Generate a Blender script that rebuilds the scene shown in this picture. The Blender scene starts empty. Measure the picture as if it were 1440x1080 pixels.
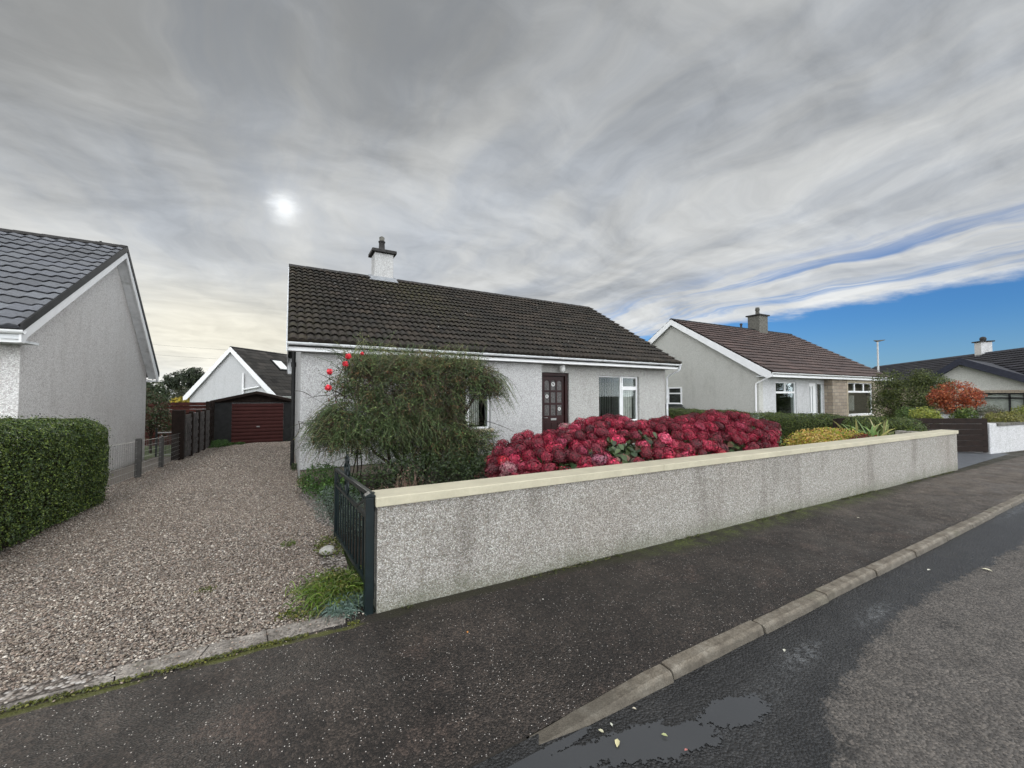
import bpy, math, random
import numpy as np
from mathutils import Vector, Matrix, noise as mnoise
random.seed(7); RNG = np.random.default_rng(7)
R = math.radians
scene = bpy.context.scene
COL = scene.collection
OFF = {}
def H(c, a=1.0):
    """sRGB hex -> linear"""
    v = [int(c[i:i+2], 16)/255 for i in (0, 2, 4)]
    v = [x/12.92 if x <= .04045 else ((x+.055)/1.055)**2.4 for x in v]
    return (v[0]*a, v[1]*a, v[2]*a, 1)
def ground(y):
    return -0.04*(min(max(y, 5), 25)-5)
def ground_np(y):
    return -0.04*(np.clip(y, 5, 25)-5)
# ------------------------------------------------------------------ objects
def tag(o, label=None, cat=None, group=None, kind=None):
    if label: o['label'] = label
    if cat: o['category'] = cat
    if group: o['group'] = group
    if kind: o['kind'] = kind
    return o
def thing(name, loc, label, cat, group=None, rz=0, world=True, kind=None):
    o = bpy.data.objects.new(name, None); COL.objects.link(o)
    o.location = loc; o.rotation_euler = (0, 0, rz); o.empty_display_size = .1
    OFF[o.name] = Vector(loc) if world else Vector((0, 0, 0))
    return tag(o, label, cat, group, kind)
INV = None
def link_mesh(name, me, mat, parent, base=None):
    if INV is not None: me.transform(INV)
    o = bpy.data.objects.new(name, me); COL.objects.link(o)
    if mat: me.materials.append(mat)
    if parent:
        o.parent = parent; off = OFF[parent.name]; OFF[o.name] = off
        if off.length > 0: me.transform(Matrix.Translation(-off))
    else:
        b = Vector(base) if base else Vector((0, 0, 0))
        OFF[o.name] = b
        if b.length > 0: me.transform(Matrix.Translation(-b)); o.location = b
    return o
def mesh_np(name, V, Fc, mat, parent=None, col=None, base=None, smooth=False):
    V = np.asarray(V, dtype=np.float32).reshape(-1, 3); Fc = np.asarray(Fc, dtype=np.int32)
    me = bpy.data.meshes.new(name); n, k = Fc.shape
    me.vertices.add(len(V)); me.vertices.foreach_set('co', V.ravel())
    me.loops.add(n*k); me.loops.foreach_set('vertex_index', Fc.ravel())
    me.polygons.add(n); me.polygons.foreach_set('loop_start', np.arange(n, dtype=np.int32)*k)
    try: me.polygons.foreach_set('loop_total', np.full(n, k, dtype=np.int32))
    except Exception: pass
    if smooth: me.polygons.foreach_set('use_smooth', np.ones(n, dtype=bool))
    me.update(calc_edges=True)
    if col is not None:
        col = np.asarray(col, dtype=np.float32)
        c4 = np.ones((n, k, 4), dtype=np.float32); c4[:, :, :3] = col[:, None, :3]
        a = me.color_attributes.new('Col', 'FLOAT_COLOR', 'CORNER'); a.data.foreach_set('color', c4.ravel())
    return link_mesh(name, me, mat, parent, base)
class MB:
    def __init__(s): s.v = []; s.f = []; s.sm = []
    def add(s, vs, fs, smooth=False):
        b = len(s.v); s.v += [tuple(p) for p in vs]; s.f += [tuple(b+i for i in f) for f in fs]; s.sm += [smooth]*len(fs); return s
    def box(s, x0, x1, y0, y1, z0, z1):
        p = [(x0,y0,z0),(x1,y0,z0),(x1,y1,z0),(x0,y1,z0),(x0,y0,z1),(x1,y0,z1),(x1,y1,z1),(x0,y1,z1)]
        return s.add(p, [(0,3,2,1),(4,5,6,7),(0,1,5,4),(1,2,6,5),(2,3,7,6),(3,0,4,7)])
    def hexa(s, p):
        return s.add(p, [(0,3,2,1),(4,5,6,7),(0,1,5,4),(1,2,6,5),(2,3,7,6),(3,0,4,7)])
    def prism(s, poly, axis, a0, a1):
        """poly of 2D points extruded along axis: 'x' -> (y,z), 'y' -> (x,z), 'z' -> (x,y)"""
        def P(q, a):
            return (a, q[0], q[1]) if axis == 'x' else ((q[0], a, q[1]) if axis == 'y' else (q[0], q[1], a))
        n = len(poly)
        vs = [P(q, a0) for q in poly]+[P(q, a1) for q in poly]
        return s.add(vs, [tuple(range(n-1, -1, -1)), tuple(range(n, 2*n))]+[(i, (i+1) % n, n+(i+1) % n, n+i) for i in range(n)])
    def tube(s, pts, r, n=8, cap=True):
        pts = [Vector(p) for p in pts]; rs = r if isinstance(r, (list, tuple)) else [r]*len(pts)
        rings = []; up = None
        for i, p in enumerate(pts):
            d = (pts[min(i+1, len(pts)-1)]-pts[max(i-1, 0)]).normalized()
            if up is None: up = Vector((0, 0, 1)) if abs(d.z) < .9 else Vector((1, 0, 0))
            a = d.cross(up).normalized(); b = a.cross(d).normalized(); up = b
            rings.append([p+(a*math.cos(2*math.pi*k/n)+b*math.sin(2*math.pi*k/n))*rs[i] for k in range(n)])
        vs = [q for rg in rings for q in rg]; fs = []
        for i in range(len(pts)-1):
            for k in range(n):
                fs.append((i*n+k, i*n+(k+1) % n, (i+1)*n+(k+1) % n, (i+1)*n+k))
        s.add(vs, fs, True)
        if cap:
            s.add(rings[0], [tuple(range(n-1, -1, -1))]); s.add(rings[-1], [tuple(range(n))])
        return s
    def cyl(s, c, r0, r1, z0, z1, n=16):
        return s.tube([(c[0], c[1], z0), (c[0], c[1], z1)], [r0, r1], n)
    def ring(s, c, r, w, axis='y', n=16, th=.006):
        for k in range(n):
            a, b = 2*math.pi*k/n, 2*math.pi*(k+1)/n
            q = [(c[0]+rr*math.cos(t), c[2]+rr*math.sin(t)) for rr, t in ((r, a), (r, b), (r-w, b), (r-w, a))]
            s.prism(q, 'y', c[1]-th, c[1])
        return s
    def build(s, name, mat, parent=None, bevel=0, base=None):
        me = bpy.data.meshes.new(name); me.from_pydata([tuple(p) for p in s.v], [], s.f)
        me.polygons.foreach_set('use_smooth', s.sm); me.update()
        o = link_mesh(name, me, mat, parent, base)
        if bevel:
            m = o.modifiers.new('b', 'BEVEL'); m.width = bevel; m.segments = 2; m.limit_method = 'ANGLE'; m.angle_limit = R(40)
        return o
# ------------------------------------------------------------------ node helpers
class NT:
    def __init__(s, tree): s.t = tree; s.n = tree.nodes; s.l = tree.links
    def new(s, typ, **kw):
        n = s.n.new(typ)
        for k, v in kw.items(): setattr(n, k, v)
        return n
    def put(s, sock, v):
        if hasattr(v, 'is_output') or isinstance(v, bpy.types.NodeSocket): s.l.new(v, sock)
        elif v is not None:
            if isinstance(v, (tuple, list)) and len(v) == 3 and sock.type == 'RGBA': v = (*v, 1)
            sock.default_value = v
    def m(s, op, a, b=None, c=None, clamp=False):
        n = s.new('ShaderNodeMath', operation=op, use_clamp=clamp)
        for i, v in enumerate((a, b, c)):
            if v is not None: s.put(n.inputs[i], v)
        return n.outputs[0]
    def vm(s, op, a, b=None):
        n = s.new('ShaderNodeVectorMath', operation=op)
        s.put(n.inputs[0], a)
        if b is not None: s.put(n.inputs[1], b)
        return n.outputs[1] if op in ('DOT_PRODUCT', 'LENGTH', 'DISTANCE') else n.outputs[0]
    def mul(s, v, t): return s.vm('MULTIPLY', v, t)
    def noise(s, vec, scale, detail=4, rough=.5, dist=0.):
        n = s.new('ShaderNodeTexNoise'); s.put(n.inputs['Vector'], vec)
        n.inputs['Scale'].default_value = scale; n.inputs['Detail'].default_value = detail
        n.inputs['Roughness'].default_value = rough; n.inputs['Distortion'].default_value = dist
        return n.outputs['Fac']
    def vor(s, vec, scale, feature='F1', out='Distance', rand=1):
        n = s.new('ShaderNodeTexVoronoi', feature=feature); s.put(n.inputs['Vector'], vec)
        n.inputs['Scale'].default_value = scale; n.inputs['Randomness'].default_value = rand
        return n.outputs[out]
    def ramp(s, fac, stops, interp='LINEAR'):
        n = s.new('ShaderNodeValToRGB'); cr = n.color_ramp; cr.interpolation = interp
        while len(cr.elements) < len(stops): cr.elements.new(.5)
        for e, (p, c) in zip(cr.elements, stops):
            e.position = p; e.color = (c, c, c, 1) if isinstance(c, (int, float)) else (*c[:3], 1)
        s.put(n.inputs[0], fac); return n.outputs[0]
    def ss(s, v, a, b):
        n = s.new('ShaderNodeMapRange', interpolation_type='SMOOTHSTEP'); s.put(n.inputs[0], v)
        s.put(n.inputs[1], a); s.put(n.inputs[2], b); return n.outputs[0]
    def lin(s, v, a, b, c, d):
        n = s.new('ShaderNodeMapRange'); s.put(n.inputs[0], v)
        for i, q in enumerate((a, b, c, d)): n.inputs[i+1].default_value = q
        return n.outputs[0]
    def mix(s, fac, a, b, mode='MIX'):
        n = s.new('ShaderNodeMix', data_type='RGBA', blend_type=mode)
        s.put(n.inputs[0], fac); s.put(n.inputs[6], a); s.put(n.inputs[7], b); return n.outputs[2]
    def sep(s, v):
        n = s.new('ShaderNodeSeparateXYZ'); s.put(n.inputs[0], v); return n.outputs
    def comb(s, x, y, z):
        n = s.new('ShaderNodeCombineXYZ')
        for i, v in enumerate((x, y, z)): s.put(n.inputs[i], v)
        return n.outputs[0]
    def bump(s, h, strength, dist, nrm=None):
        n = s.new('ShaderNodeBump'); n.inputs['Strength'].default_value = strength; n.inputs['Distance'].default_value = dist
        s.put(n.inputs['Height'], h)
        if nrm is not None: s.put(n.inputs['Normal'], nrm)
        return n.outputs[0]
    def attr(s, name='Col'):
        return s.new('ShaderNodeAttribute', attribute_name=name).outputs['Color']
def material(name, fn):
    m = bpy.data.materials.new(name); m.use_nodes = True; t = NT(m.node_tree)
    bs = m.node_tree.nodes['Principled BSDF']; co = t.new('ShaderNodeTexCoord').outputs['Object']
    r = fn(t, co) or {}
    for k, v in r.items():
        if k == 'out': t.l.new(v, m.node_tree.nodes['Material Output'].inputs[0])
        else: t.put(bs.inputs[k], v)
    return m
def plain(name, c, rough=.5, var=.12, scale=6, bump=.0, metal=0., dirt=None, spec=.22):
    def fn(t, co):
        n = t.noise(co, scale, 5, .6); n2 = t.noise(co, scale*14, 3, .6)
        f = t.m('ADD', t.m('MULTIPLY', n, .7), t.m('MULTIPLY', n2, .3))
        lo = tuple(x*(1-var*1.6) for x in c[:3]); hi = tuple(min(1, x*(1+var)) for x in c[:3])
        base = t.ramp(f, [(.3, lo), (.7, hi)])
        if dirt: base = t.mix(t.ss(t.noise(co, 2.2, 6, .7), .52, .72), base, dirt)
        d = {'Base Color': base, 'Roughness': t.lin(n2, .3, .7, max(0, rough-.08), min(1, rough+.1)), 'Metallic': metal, 'Specular IOR Level': spec}
        if bump: d['Normal'] = t.bump(n2, .5, bump)
        return d
    return material(name, fn)
def harl(name, stops, chip=75, stain=.35, green=0., z0=-.2, dist=.006, big=1.4):
    def fn(t, co):
        w = t.vm('ADD', co, t.mul(t.new('ShaderNodeTexNoise').outputs['Color'], (.01, .01, .01)))
        v = t.new('ShaderNodeTexVoronoi', feature='F1'); t.put(v.inputs['Vector'], w); v.inputs['Scale'].default_value = chip
        cv = t.sep(v.outputs['Color'])
        base = t.ramp(cv[0], stops, 'CONSTANT' if len(stops) > 3 else 'LINEAR')
        fine = t.noise(co, chip*2.2, 2, .5)
        base = t.mix(t.lin(fine, .35, .65, 0, .35), base, stops[0][1])
        edge = t.ss(v.outputs['Distance'], .25, .7)
        base = t.mix(t.m('MULTIPLY', edge, .4), base, tuple(x*.45 for x in stops[0][1][:3]))
        st = t.noise(t.mul(co, (1, 1, .28)), big*2.2, 6, .62)
        base = t.mix(t.m('MULTIPLY', t.ss(st, .48, .72), stain), base, (.5, .47, .45), 'MULTIPLY')
        big_ = t.noise(co, big*.7, 3, .5)
        base = t.mix(t.m('MULTIPLY', t.ss(big_, .45, .7), stain*.5), base, (.8, .74, .7), 'MULTIPLY')
        if green:
            z = t.sep(co)[2]; zz = t.m('ADD', z, t.m('MULTIPLY', t.noise(co, 5, 5, .6), -.28))
            g = t.m('SUBTRACT', 1, t.ss(zz, z0-.17, z0+.12))
            base = t.mix(t.m('MULTIPLY', g, green), base, (.09, .10, .055))
        h = t.m('ADD', t.m('MULTIPLY', t.m('SUBTRACT', 1, v.outputs['Distance']), .7), t.m('MULTIPLY', fine, .5))
        return {'Base Color': base, 'Roughness': .85, 'Normal': t.bump(h, .9, dist)}
    return material(name, fn)
def leafmat(name, rough=.5, trans=.25, var=.25):
    def fn(t, co):
        c = t.attr(); n = t.noise(co, 3, 2)
        base = t.mix(t.lin(n, .3, .7, 0, var), c, (.5, .5, .35), 'MULTIPLY')
        bs = t.n['Principled BSDF']; t.put(bs.inputs['Base Color'], base); bs.inputs['Roughness'].default_value = rough
        tr = t.new('ShaderNodeBsdfTranslucent'); t.put(tr.inputs[0], base)
        mx = t.new('ShaderNodeMixShader'); mx.inputs[0].default_value = trans
        t.l.new(bs.outputs[0], mx.inputs[1]); t.l.new(tr.outputs[0], mx.inputs[2])
        return {'out': mx.outputs[0]}
    return material(name, fn)
M = {}
M['harl_grey'] = harl('pale_grey_harling', [(0, (.38,.375,.37)), (.3, (.52,.517,.51)), (.62, (.63,.628,.62)), (.9, (.33,.31,.295))], 70, .12, .25, z0=.0)
M['harl_front'] = harl('pale_harling_porch', [(0, (.35,.345,.325)), (.3, (.46,.453,.43)), (.62, (.56,.553,.53)), (.9, (.31,.29,.265))], 70, .18)
M['harl_left'] = harl('pinkish_grey_harling', [(0, (.52,.50,.485)), (.25, (.68,.66,.645)), (.6, (.79,.775,.76)), (.88, (.44,.40,.385))], 60, .25, .5, z0=-.3)
M['harl_right'] = harl('greenish_grey_harling', [(0, (.44,.435,.40)), (.3, (.54,.535,.495)), (.7, (.62,.615,.575)), (.92, (.40,.38,.35))], 55, .2)
M['harl_white'] = harl('white_harling', [(0, (.40,.40,.40)), (.3, (.54,.54,.54)), (.7, (.64,.64,.65))], 45, .2)
M['harl_wall'] = harl('dry_dash_wall', [(0, (.19,.175,.15)), (.2, (.36,.34,.305)), (.5, (.50,.475,.435)), (.74, (.29,.25,.20)), (.85, (.70,.68,.64))], 130, .6, .55, z0=-.03, dist=.010, big=1.1)
M['white_upvc'] = plain('white_plastic', (.74,.74,.74), .35, .05, 4)
M['white_gutter'] = plain('weathered_white_plastic', (.66,.67,.68), .4, .12, 5, dirt=(.38,.39,.38))
M['cream'] = plain('cream_masonry_paint', (.43,.395,.295), .6, .14, 3, .001, dirt=(.40,.36,.27))
M['dark_red_wood'] = plain('dark_red_wood', (.022,.005,.005), .45, .3, 5)
M['red_garage'] = plain('red_brown_metal', (.050,.014,.012), .75, .2, 3)
M['dark_fence'] = plain('dark_brown_wood', (.016,.0095,.007), .85, .5, 8, .003)
M['red_fence'] = plain('red_brown_wood', (.055,.014,.010), .75, .45, 6, .003)
M['grey_wood'] = plain('weathered_grey_wood', (.11,.10,.095), .85, .4, 9, .004)
M['black_iron'] = plain('dark_green_black_paint', (.003,.009,.010), .4, .4, 12, spec=.4)
M['black_trim'] = plain('black_trim', (.016,.016,.016), .5, .4, 6)
M['navy_trim'] = plain('navy_trim', (.02,.022,.035), .4, .3, 6)
M['concrete'] = plain('grey_concrete', (.25,.235,.215), .85, .3, 7, .004, dirt=(.12,.12,.1))
M['grey_post'] = plain('concrete_post', (.075,.072,.068), .85, .3, 9, .004, dirt=(.08,.08,.07))
M['brown_path'] = plain('brown_gritty_path', (.10,.085,.072), .9, .35, 9, .008)
M['lead'] = plain('lead_flashing', (.26,.27,.285), .5, .2, 8)
M['clay'] = plain('chimney_clay', (.035,.033,.032), .8, .4, 12, .003)
M['pot_grey'] = plain('chimney_pot_grey', (.12,.115,.10), .8, .4, 12, .003)
M['stone_blk'] = plain('painted_pole', (.42,.42,.42), .4, .1, 4)
M['steel'] = plain('galvanised_steel', (.3,.3,.29), .45, .2, 10, metal=.6)
M['blind'] = plain('grey_fabric_blind', (.42,.42,.42), .8, .15, 6)
M['curtain'] = plain('net_curtain', (.5,.49,.46), .9, .15, 6)
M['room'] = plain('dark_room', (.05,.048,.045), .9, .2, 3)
M['timber_cream'] = plain('tan_timber_sill', (.42,.36,.27), .7, .15, 8)
M['bark'] = plain('dark_bark', (.035,.026,.019), .9, .4, 20, .004)
M['tan_twig'] = plain('tan_twig', (.20,.12,.085), .85, .35, 10)
M['opal'] = plain('opal_glass', (.72,.72,.7), .25, .04, 4)
M['soil'] = plain('dark_soil', (.03,.022,.016), .95, .5, 9, .02)
M['leaf'] = leafmat('leaf'); M['leaf_glossy'] = leafmat('glossy_leaf', .5, .2)
M['twig_green'] = leafmat('green_twig', .6, .1, .15)
M['petal'] = leafmat('petal', .6, .2, .1)
M['dead_leaf'] = leafmat('fallen_leaf_surface', .55, .1, .1)
def _petal(t, co):
    c = t.attr(); oi = t.new('ShaderNodeObjectInfo').outputs['Random']
    tone = t.ramp(oi, [(0, (.42,.28,.42)), (.35, (.66,.55,.58)), (.65, (1.0,1.0,1.0)), (.88, (1.3,1.9,1.6)), (1, (1.15,.9,.6))])
    return {'Base Color': t.mix(1., c, tone, 'MULTIPLY'), 'Roughness': .6}
M['hyd_petal'] = material('crimson_petal', _petal)
def _glass(t, co):
    g = t.new('ShaderNodeBsdfGlossy'); g.inputs['Roughness'].default_value = .02; g.inputs[0].default_value = (.9,.95,.95,1)
    tr = t.new('ShaderNodeBsdfTransparent'); tr.inputs[0].default_value = (.88,.9,.89,1)
    fr = t.new('ShaderNodeFresnel'); fr.inputs[0].default_value = 1.33
    mx = t.new('ShaderNodeMixShader'); t.l.new(t.m('MULTIPLY', fr.outputs[0], .4), mx.inputs[0]); t.l.new(tr.outputs[0], mx.inputs[1]); t.l.new(g.outputs[0], mx.inputs[2])
    return {'out': mx.outputs[0]}
M['glass'] = material('window_glass', _glass)
def rooftile(name, rough=.75, moss=0., lichen=0., dist=.004, mossc=(.05,.045,.012)):
    def fn(t, co):
        c = t.attr(); n = t.noise(co, 24, 5, .65); n2 = t.noise(co, 1.2, 4, .6)
        base = t.mix(t.lin(n, .35, .65, 0, .55), c, (.55,.52,.5), 'MULTIPLY')
        base = t.mix(t.lin(n2, .3, .7, 0, .4), base, (.7,.68,.66), 'MULTIPLY')
        if moss:
            nm = t.ss(t.noise(co, 9, 5, .7), .42, .62); a = t.attr('Moss'); mm = t.m('MULTIPLY', t.sep(a)[0], nm)
            base = t.mix(t.m('MULTIPLY', mm, moss*.8), base, mossc)
        if lichen:
            v = t.vor(co, 3.2); sp = t.m('SUBTRACT', 1, t.ss(v, .05, .08)); sp = t.m('MULTIPLY', sp, t.ss(t.noise(co, 1.1, 2), .5, .6))
            base = t.mix(t.m('MULTIPLY', sp, lichen), base, (.45,.45,.4))
            base = t.mix(t.m('MULTIPLY', t.ss(t.noise(co, 60, 3, .6), .6, .72), .35), base, (.22,.21,.19))
        return {'Base Color': base, 'Roughness': t.lin(n, .3, .7, rough-.12, rough+.1), 'Normal': t.bump(n, .5, dist)}
    return material(name, fn)
M['tile_brown'] = rooftile('mossy_brown_tile', .82, .85, .9)
M['tile_slate'] = rooftile('blue_grey_tile', .5, 0, 0, .002)
M['tile_rbrown'] = rooftile('red_brown_tile', .75, 0, 0, .003)
M['tile_dark'] = rooftile('dark_slate_tile', .85, 0, 0, .003)
def stonework(name, c1, c2, mortar, scale, w=.5, h=.25, msz=.015):
    def fn(t, co):
        s = t.sep(co); v = t.comb(t.m('ADD', s[0], s[1]), s[2], 0)
        n = t.new('ShaderNodeTexBrick'); t.put(n.inputs['Vector'], v)
        for k, val in (('Color1', c1), ('Color2', c2), ('Mortar', mortar)): t.put(n.inputs[k], val)
        n.inputs['Scale'].default_value = scale; n.inputs['Mortar Size'].default_value = msz
        n.inputs['Brick Width'].default_value = w; n.inputs['Row Height'].default_value = h; n.inputs['Bias'].default_value = .1
        nn = t.noise(co, 18, 5, .65)
        base = t.mix(t.lin(nn, .3, .7, 0, .7), n.outputs[0], (.6,.57,.52), 'MULTIPLY')
        hgt = t.m('ADD', t.m('MULTIPLY', t.m('SUBTRACT', 1, n.outputs[1]), .8), t.m('MULTIPLY', nn, .6))
        return {'Base Color': base, 'Roughness': .88, 'Normal': t.bump(hgt, .8, .015)}
    return material(name, fn)
M['door_glass'] = plain('patterned_door_glass', (.085,.078,.075), .25, .5, 30, .004)
M['stone_tan'] = stonework('tan_stone_blocks', (.27,.215,.165), (.39,.33,.26), (.2,.18,.155), 1, .42, .17, .012)
M['brick_buff'] = stonework('buff_stone_blocks', (.30,.24,.185), (.42,.36,.28), (.23,.2,.17), 1, .5, .2, .014)
M['plinth'] = stonework('plinth_blocks', (.17,.14,.115), (.22,.19,.16), (.12,.105,.09), 1, .45, .215, .012)
# ---- ground materials
def _pave(t, co):
    s = t.sep(co); n = t.noise(co, 1.3, 6, .6); n2 = t.noise(co, 5, 6, .65)
    base = t.ramp(t.m('ADD', t.m('MULTIPLY', n, .6), t.m('MULTIPLY', n2, .4)), [(.34, (.012,.0098,.0085)), (.5, (.022,.018,.0155)), (.66, (.042,.034,.029))])
    # worn brownish band toward the kerb and further down the road
    worn = t.m('MULTIPLY', t.ss(t.m('ADD', s[0], t.m('MULTIPLY', n2, 3)), 5.5, 13), t.lin(n2, .35, .65, .35, 1))
    base = t.mix(t.m('MULTIPLY', worn, .85), base, (.11,.093,.078))
    red = t.ss(t.noise(t.vm('ADD', co, (7, 3, 0)), 2.0, 4, .6), .55, .68)
    base = t.mix(t.m('MULTIPLY', red, .25), base, (.085,.06,.05))
    v = t.new('ShaderNodeTexVoronoi', feature='F1'); t.put(v.inputs['Vector'], co); v.inputs['Scale'].default_value = 105
    vc = t.sep(v.outputs['Color'])
    base = t.mix(1., base, t.ramp(vc[1], [(0, (.55,.55,.55)), (.6, (1.1,1.08,1.05)), (.86, (1.9,1.8,1.7)), (1, (2.4,2.3,2.2))]), 'MULTIPLY')
    chip = t.m('MULTIPLY', t.ss(vc[0], .925, .95), t.m('SUBTRACT', 1, t.ss(v.outputs['Distance'], .22, .36)))
    base = t.mix(chip, base, (.5,.46,.42))
    v2 = t.new('ShaderNodeTexVoronoi', feature='F1'); t.put(v2.inputs['Vector'], co); v2.inputs['Scale'].default_value = 38
    c2 = t.m('MULTIPLY', t.ss(t.sep(v2.outputs['Color'])[0], .986, .989), t.m('SUBTRACT', 1, t.ss(v2.outputs['Distance'], .1, .17)))
    base = t.mix(t.m('MULTIPLY', c2, .6), base, (.6,.56,.5))
    # moss strip against the wall: wall foot runs from (0.57,2.95) to (12.12,2.6)
    wl = t.m('SUBTRACT', t.m('ADD', 2.967, t.m('MULTIPLY', s[0], -.0303)), s[1])
    mn = t.m('MULTIPLY', t.noise(co, 9, 6, .7), .20)
    near = t.m('SUBTRACT', 1, t.ss(t.m('SUBTRACT', wl, mn), -.03, t.m('ADD', .03, t.m('MULTIPLY', .22, t.m('MULTIPLY', t.ss(s[0], 2, 3.5), t.m('SUBTRACT', 1, t.ss(s[0], 8, 10)))))))
    wx = t.ss(s[0], .4, .7)
    base = t.mix(t.m('MULTIPLY', t.m('MULTIPLY', near, wx), .85), base, t.mix(t.m('MULTIPLY', t.m('MULTIPLY', t.ss(s[0], 2.4, 3.8), t.m('SUBTRACT', 1, t.ss(s[0], 7.5, 9.5))), t.ss(t.noise(co, 6, 5, .7), .40, .60)), (.022, .020, .010, 1), t.ramp(t.noise(co, 40, 3, .6), [(.35, (.018,.022,.007)), (.65, (.085,.105,.018))])))
    # moss seam along the concrete apron
    seam = t.m('MULTIPLY', t.ss(t.noise(co, 2.3, 4, .6), .42, .55), .8); seam = t.m('SUBTRACT', seam, t.ss(t.m('ABSOLUTE', t.m('SUBTRACT', t.m('ADD', 2.885, t.m('MULTIPLY', s[0], -.035)), t.m('ADD', s[1], t.m('MULTIPLY', t.m('SUBTRACT', t.noise(co, 3, 5, .6), .5), .09)))), .012, .036)); seam = t.m('MAXIMUM', seam, 0)
    base = t.mix(t.m('MULTIPLY', t.m('MULTIPLY', seam, t.m('SUBTRACT', 1, wx)), .9), base, (.075,.08,.012))
    crk = t.m('SUBTRACT', 1, t.ss(t.vor(t.vm('ADD', co, t.mul(t.new('ShaderNodeTexNoise').outputs['Color'], (.2, .2, 0))), 1.5, 'DISTANCE_TO_EDGE'), .0, .012))
    kz = t.m('MULTIPLY', t.m('SUBTRACT', 1, t.ss(s[1], 1.75, 2.1)), t.ss(n2, .45, .55))
    base = t.mix(t.m('MULTIPLY', t.m('MULTIPLY', crk, kz), .85), base, (.012,.01,.009))
    h = t.m('ADD', t.m('SUBTRACT', 1, v.outputs['Distance']), t.m('MULTIPLY', t.noise(co, 45, 3), .8))
    rg = t.lin(t.noise(t.vm('ADD', co, (3, 9, 0)), 1.7, 5, .6), .4, .62, .5, .85)
    return {'Base Color': base, 'Roughness': rg, 'Normal': t.bump(h, 1., .008), 'Specular IOR Level': .3}
M['pavement'] = material('worn_bitmac_pavement', _pave)
def _road(t, co):
    s = t.sep(co); a = t.sep(t.attr('Wet')); n2 = t.noise(co, 6, 6, .65); f = t.noise(co, 90, 3, .6)
    wn = t.m('ADD', t.m('ADD', a[0], t.m('MULTIPLY', t.m('SUBTRACT', t.noise(co, 30, 6, .8), .5), 1.1)), t.m('MULTIPLY', t.m('SUBTRACT', t.noise(co, 5, 3, .6), .5), 1.0)); wet = t.ss(wn, .40, .62)
    dry = t.ramp(n2, [(.3, (.062,.055,.049)), (.7, (.098,.088,.079))]); wetc = t.ramp(n2, [(.3, (.012,.012,.0125)), (.7, (.025,.0245,.0245))])
    base = t.mix(wet, dry, wetc)
    v = t.new('ShaderNodeTexVoronoi', feature='F1'); t.put(v.inputs['Vector'], co); v.inputs['Scale'].default_value = 85
    vc = t.sep(v.outputs['Color'])
    base = t.mix(1., base, t.ramp(vc[1], [(0, (.6,.6,.6)), (.6, (1.05,1.05,1.05)), (1, (1.6,1.55,1.5))]), 'MULTIPLY')
    holes = t.m('MULTIPLY', t.ss(vc[0], .90, .92), t.m('SUBTRACT', 1, t.ss(v.outputs['Distance'], .3, .5)))
    base = t.mix(t.m('MULTIPLY', holes, .75), base, (.012,.012,.012))
    film_sheen = t.m('MULTIPLY', a[1], t.ss(t.noise(co, 20, 5, .7), .40, .62))
    base = t.mix(t.m('MULTIPLY', film_sheen, .5), base, (.17,.175,.18))  # pale colour painted in for sky reflection on the thin water film
    oil = t.m('MULTIPLY', a[2], t.ss(t.noise(co, 26, 4, .7), .45, .55))
    base = t.mix(t.m('MULTIPLY', oil, .9), base, (.012,.012,.012))
    rg = t.m('SUBTRACT', t.m('SUBTRACT', .85, t.m('MULTIPLY', wet, .42)), t.m('MULTIPLY', film_sheen, .3))
    h = t.m('ADD', t.m('SUBTRACT', 1, v.outputs['Distance']), t.m('MULTIPLY', f, .7))
    return {'Base Color': base, 'Roughness': rg, 'Normal': t.bump(h, 1., .007), 'Specular IOR Level': .35}
M['road'] = material('wet_asphalt', _road)
M['water'] = material('puddle_water', lambda t, co: {'Base Color': (.045,.046,.048,1), 'Roughness': t.lin(t.noise(co, 4, 3), .3, .7, .02, .12), 'IOR': 1.5, 'Specular IOR Level': .6,
    'Normal': t.bump(t.noise(co, 9, 3), .12, .004)})
def _kerb(t, co):
    s = t.sep(co); n = t.noise(co, 7, 6, .7); n2 = t.noise(t.mul(co, (1, 1, .15)), 30, 4, .6)
    base = t.ramp(n, [(.32, (.075,.058,.042)), (.5, (.175,.147,.112)), (.68, (.28,.25,.205))])
    base = t.mix(t.lin(t.noise(co, 120, 2), .35, .65, 0, .6), base, (.45,.43,.4), 'MULTIPLY')
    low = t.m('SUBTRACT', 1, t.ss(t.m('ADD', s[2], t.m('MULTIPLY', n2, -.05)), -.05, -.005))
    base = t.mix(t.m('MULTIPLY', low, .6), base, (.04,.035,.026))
    gr = t.ss(t.noise(t.vm('ADD', co, (5, 5, 0)), 1.1, 3), .56, .7)
    base = t.mix(t.m('MULTIPLY', gr, .35), base, (.11,.115,.06))
    return {'Base Color': base, 'Roughness': .8, 'Normal': t.bump(t.m('ADD', n, t.m('MULTIPLY', t.noise(co, 120, 2), .5)), .8, .008)}
M['kerb'] = material('worn_concrete_kerb', _kerb)
M['kerb_old'] = plain('dirty_sunken_kerb', (.035,.030,.025), .8, .5, 9, .006)
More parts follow.
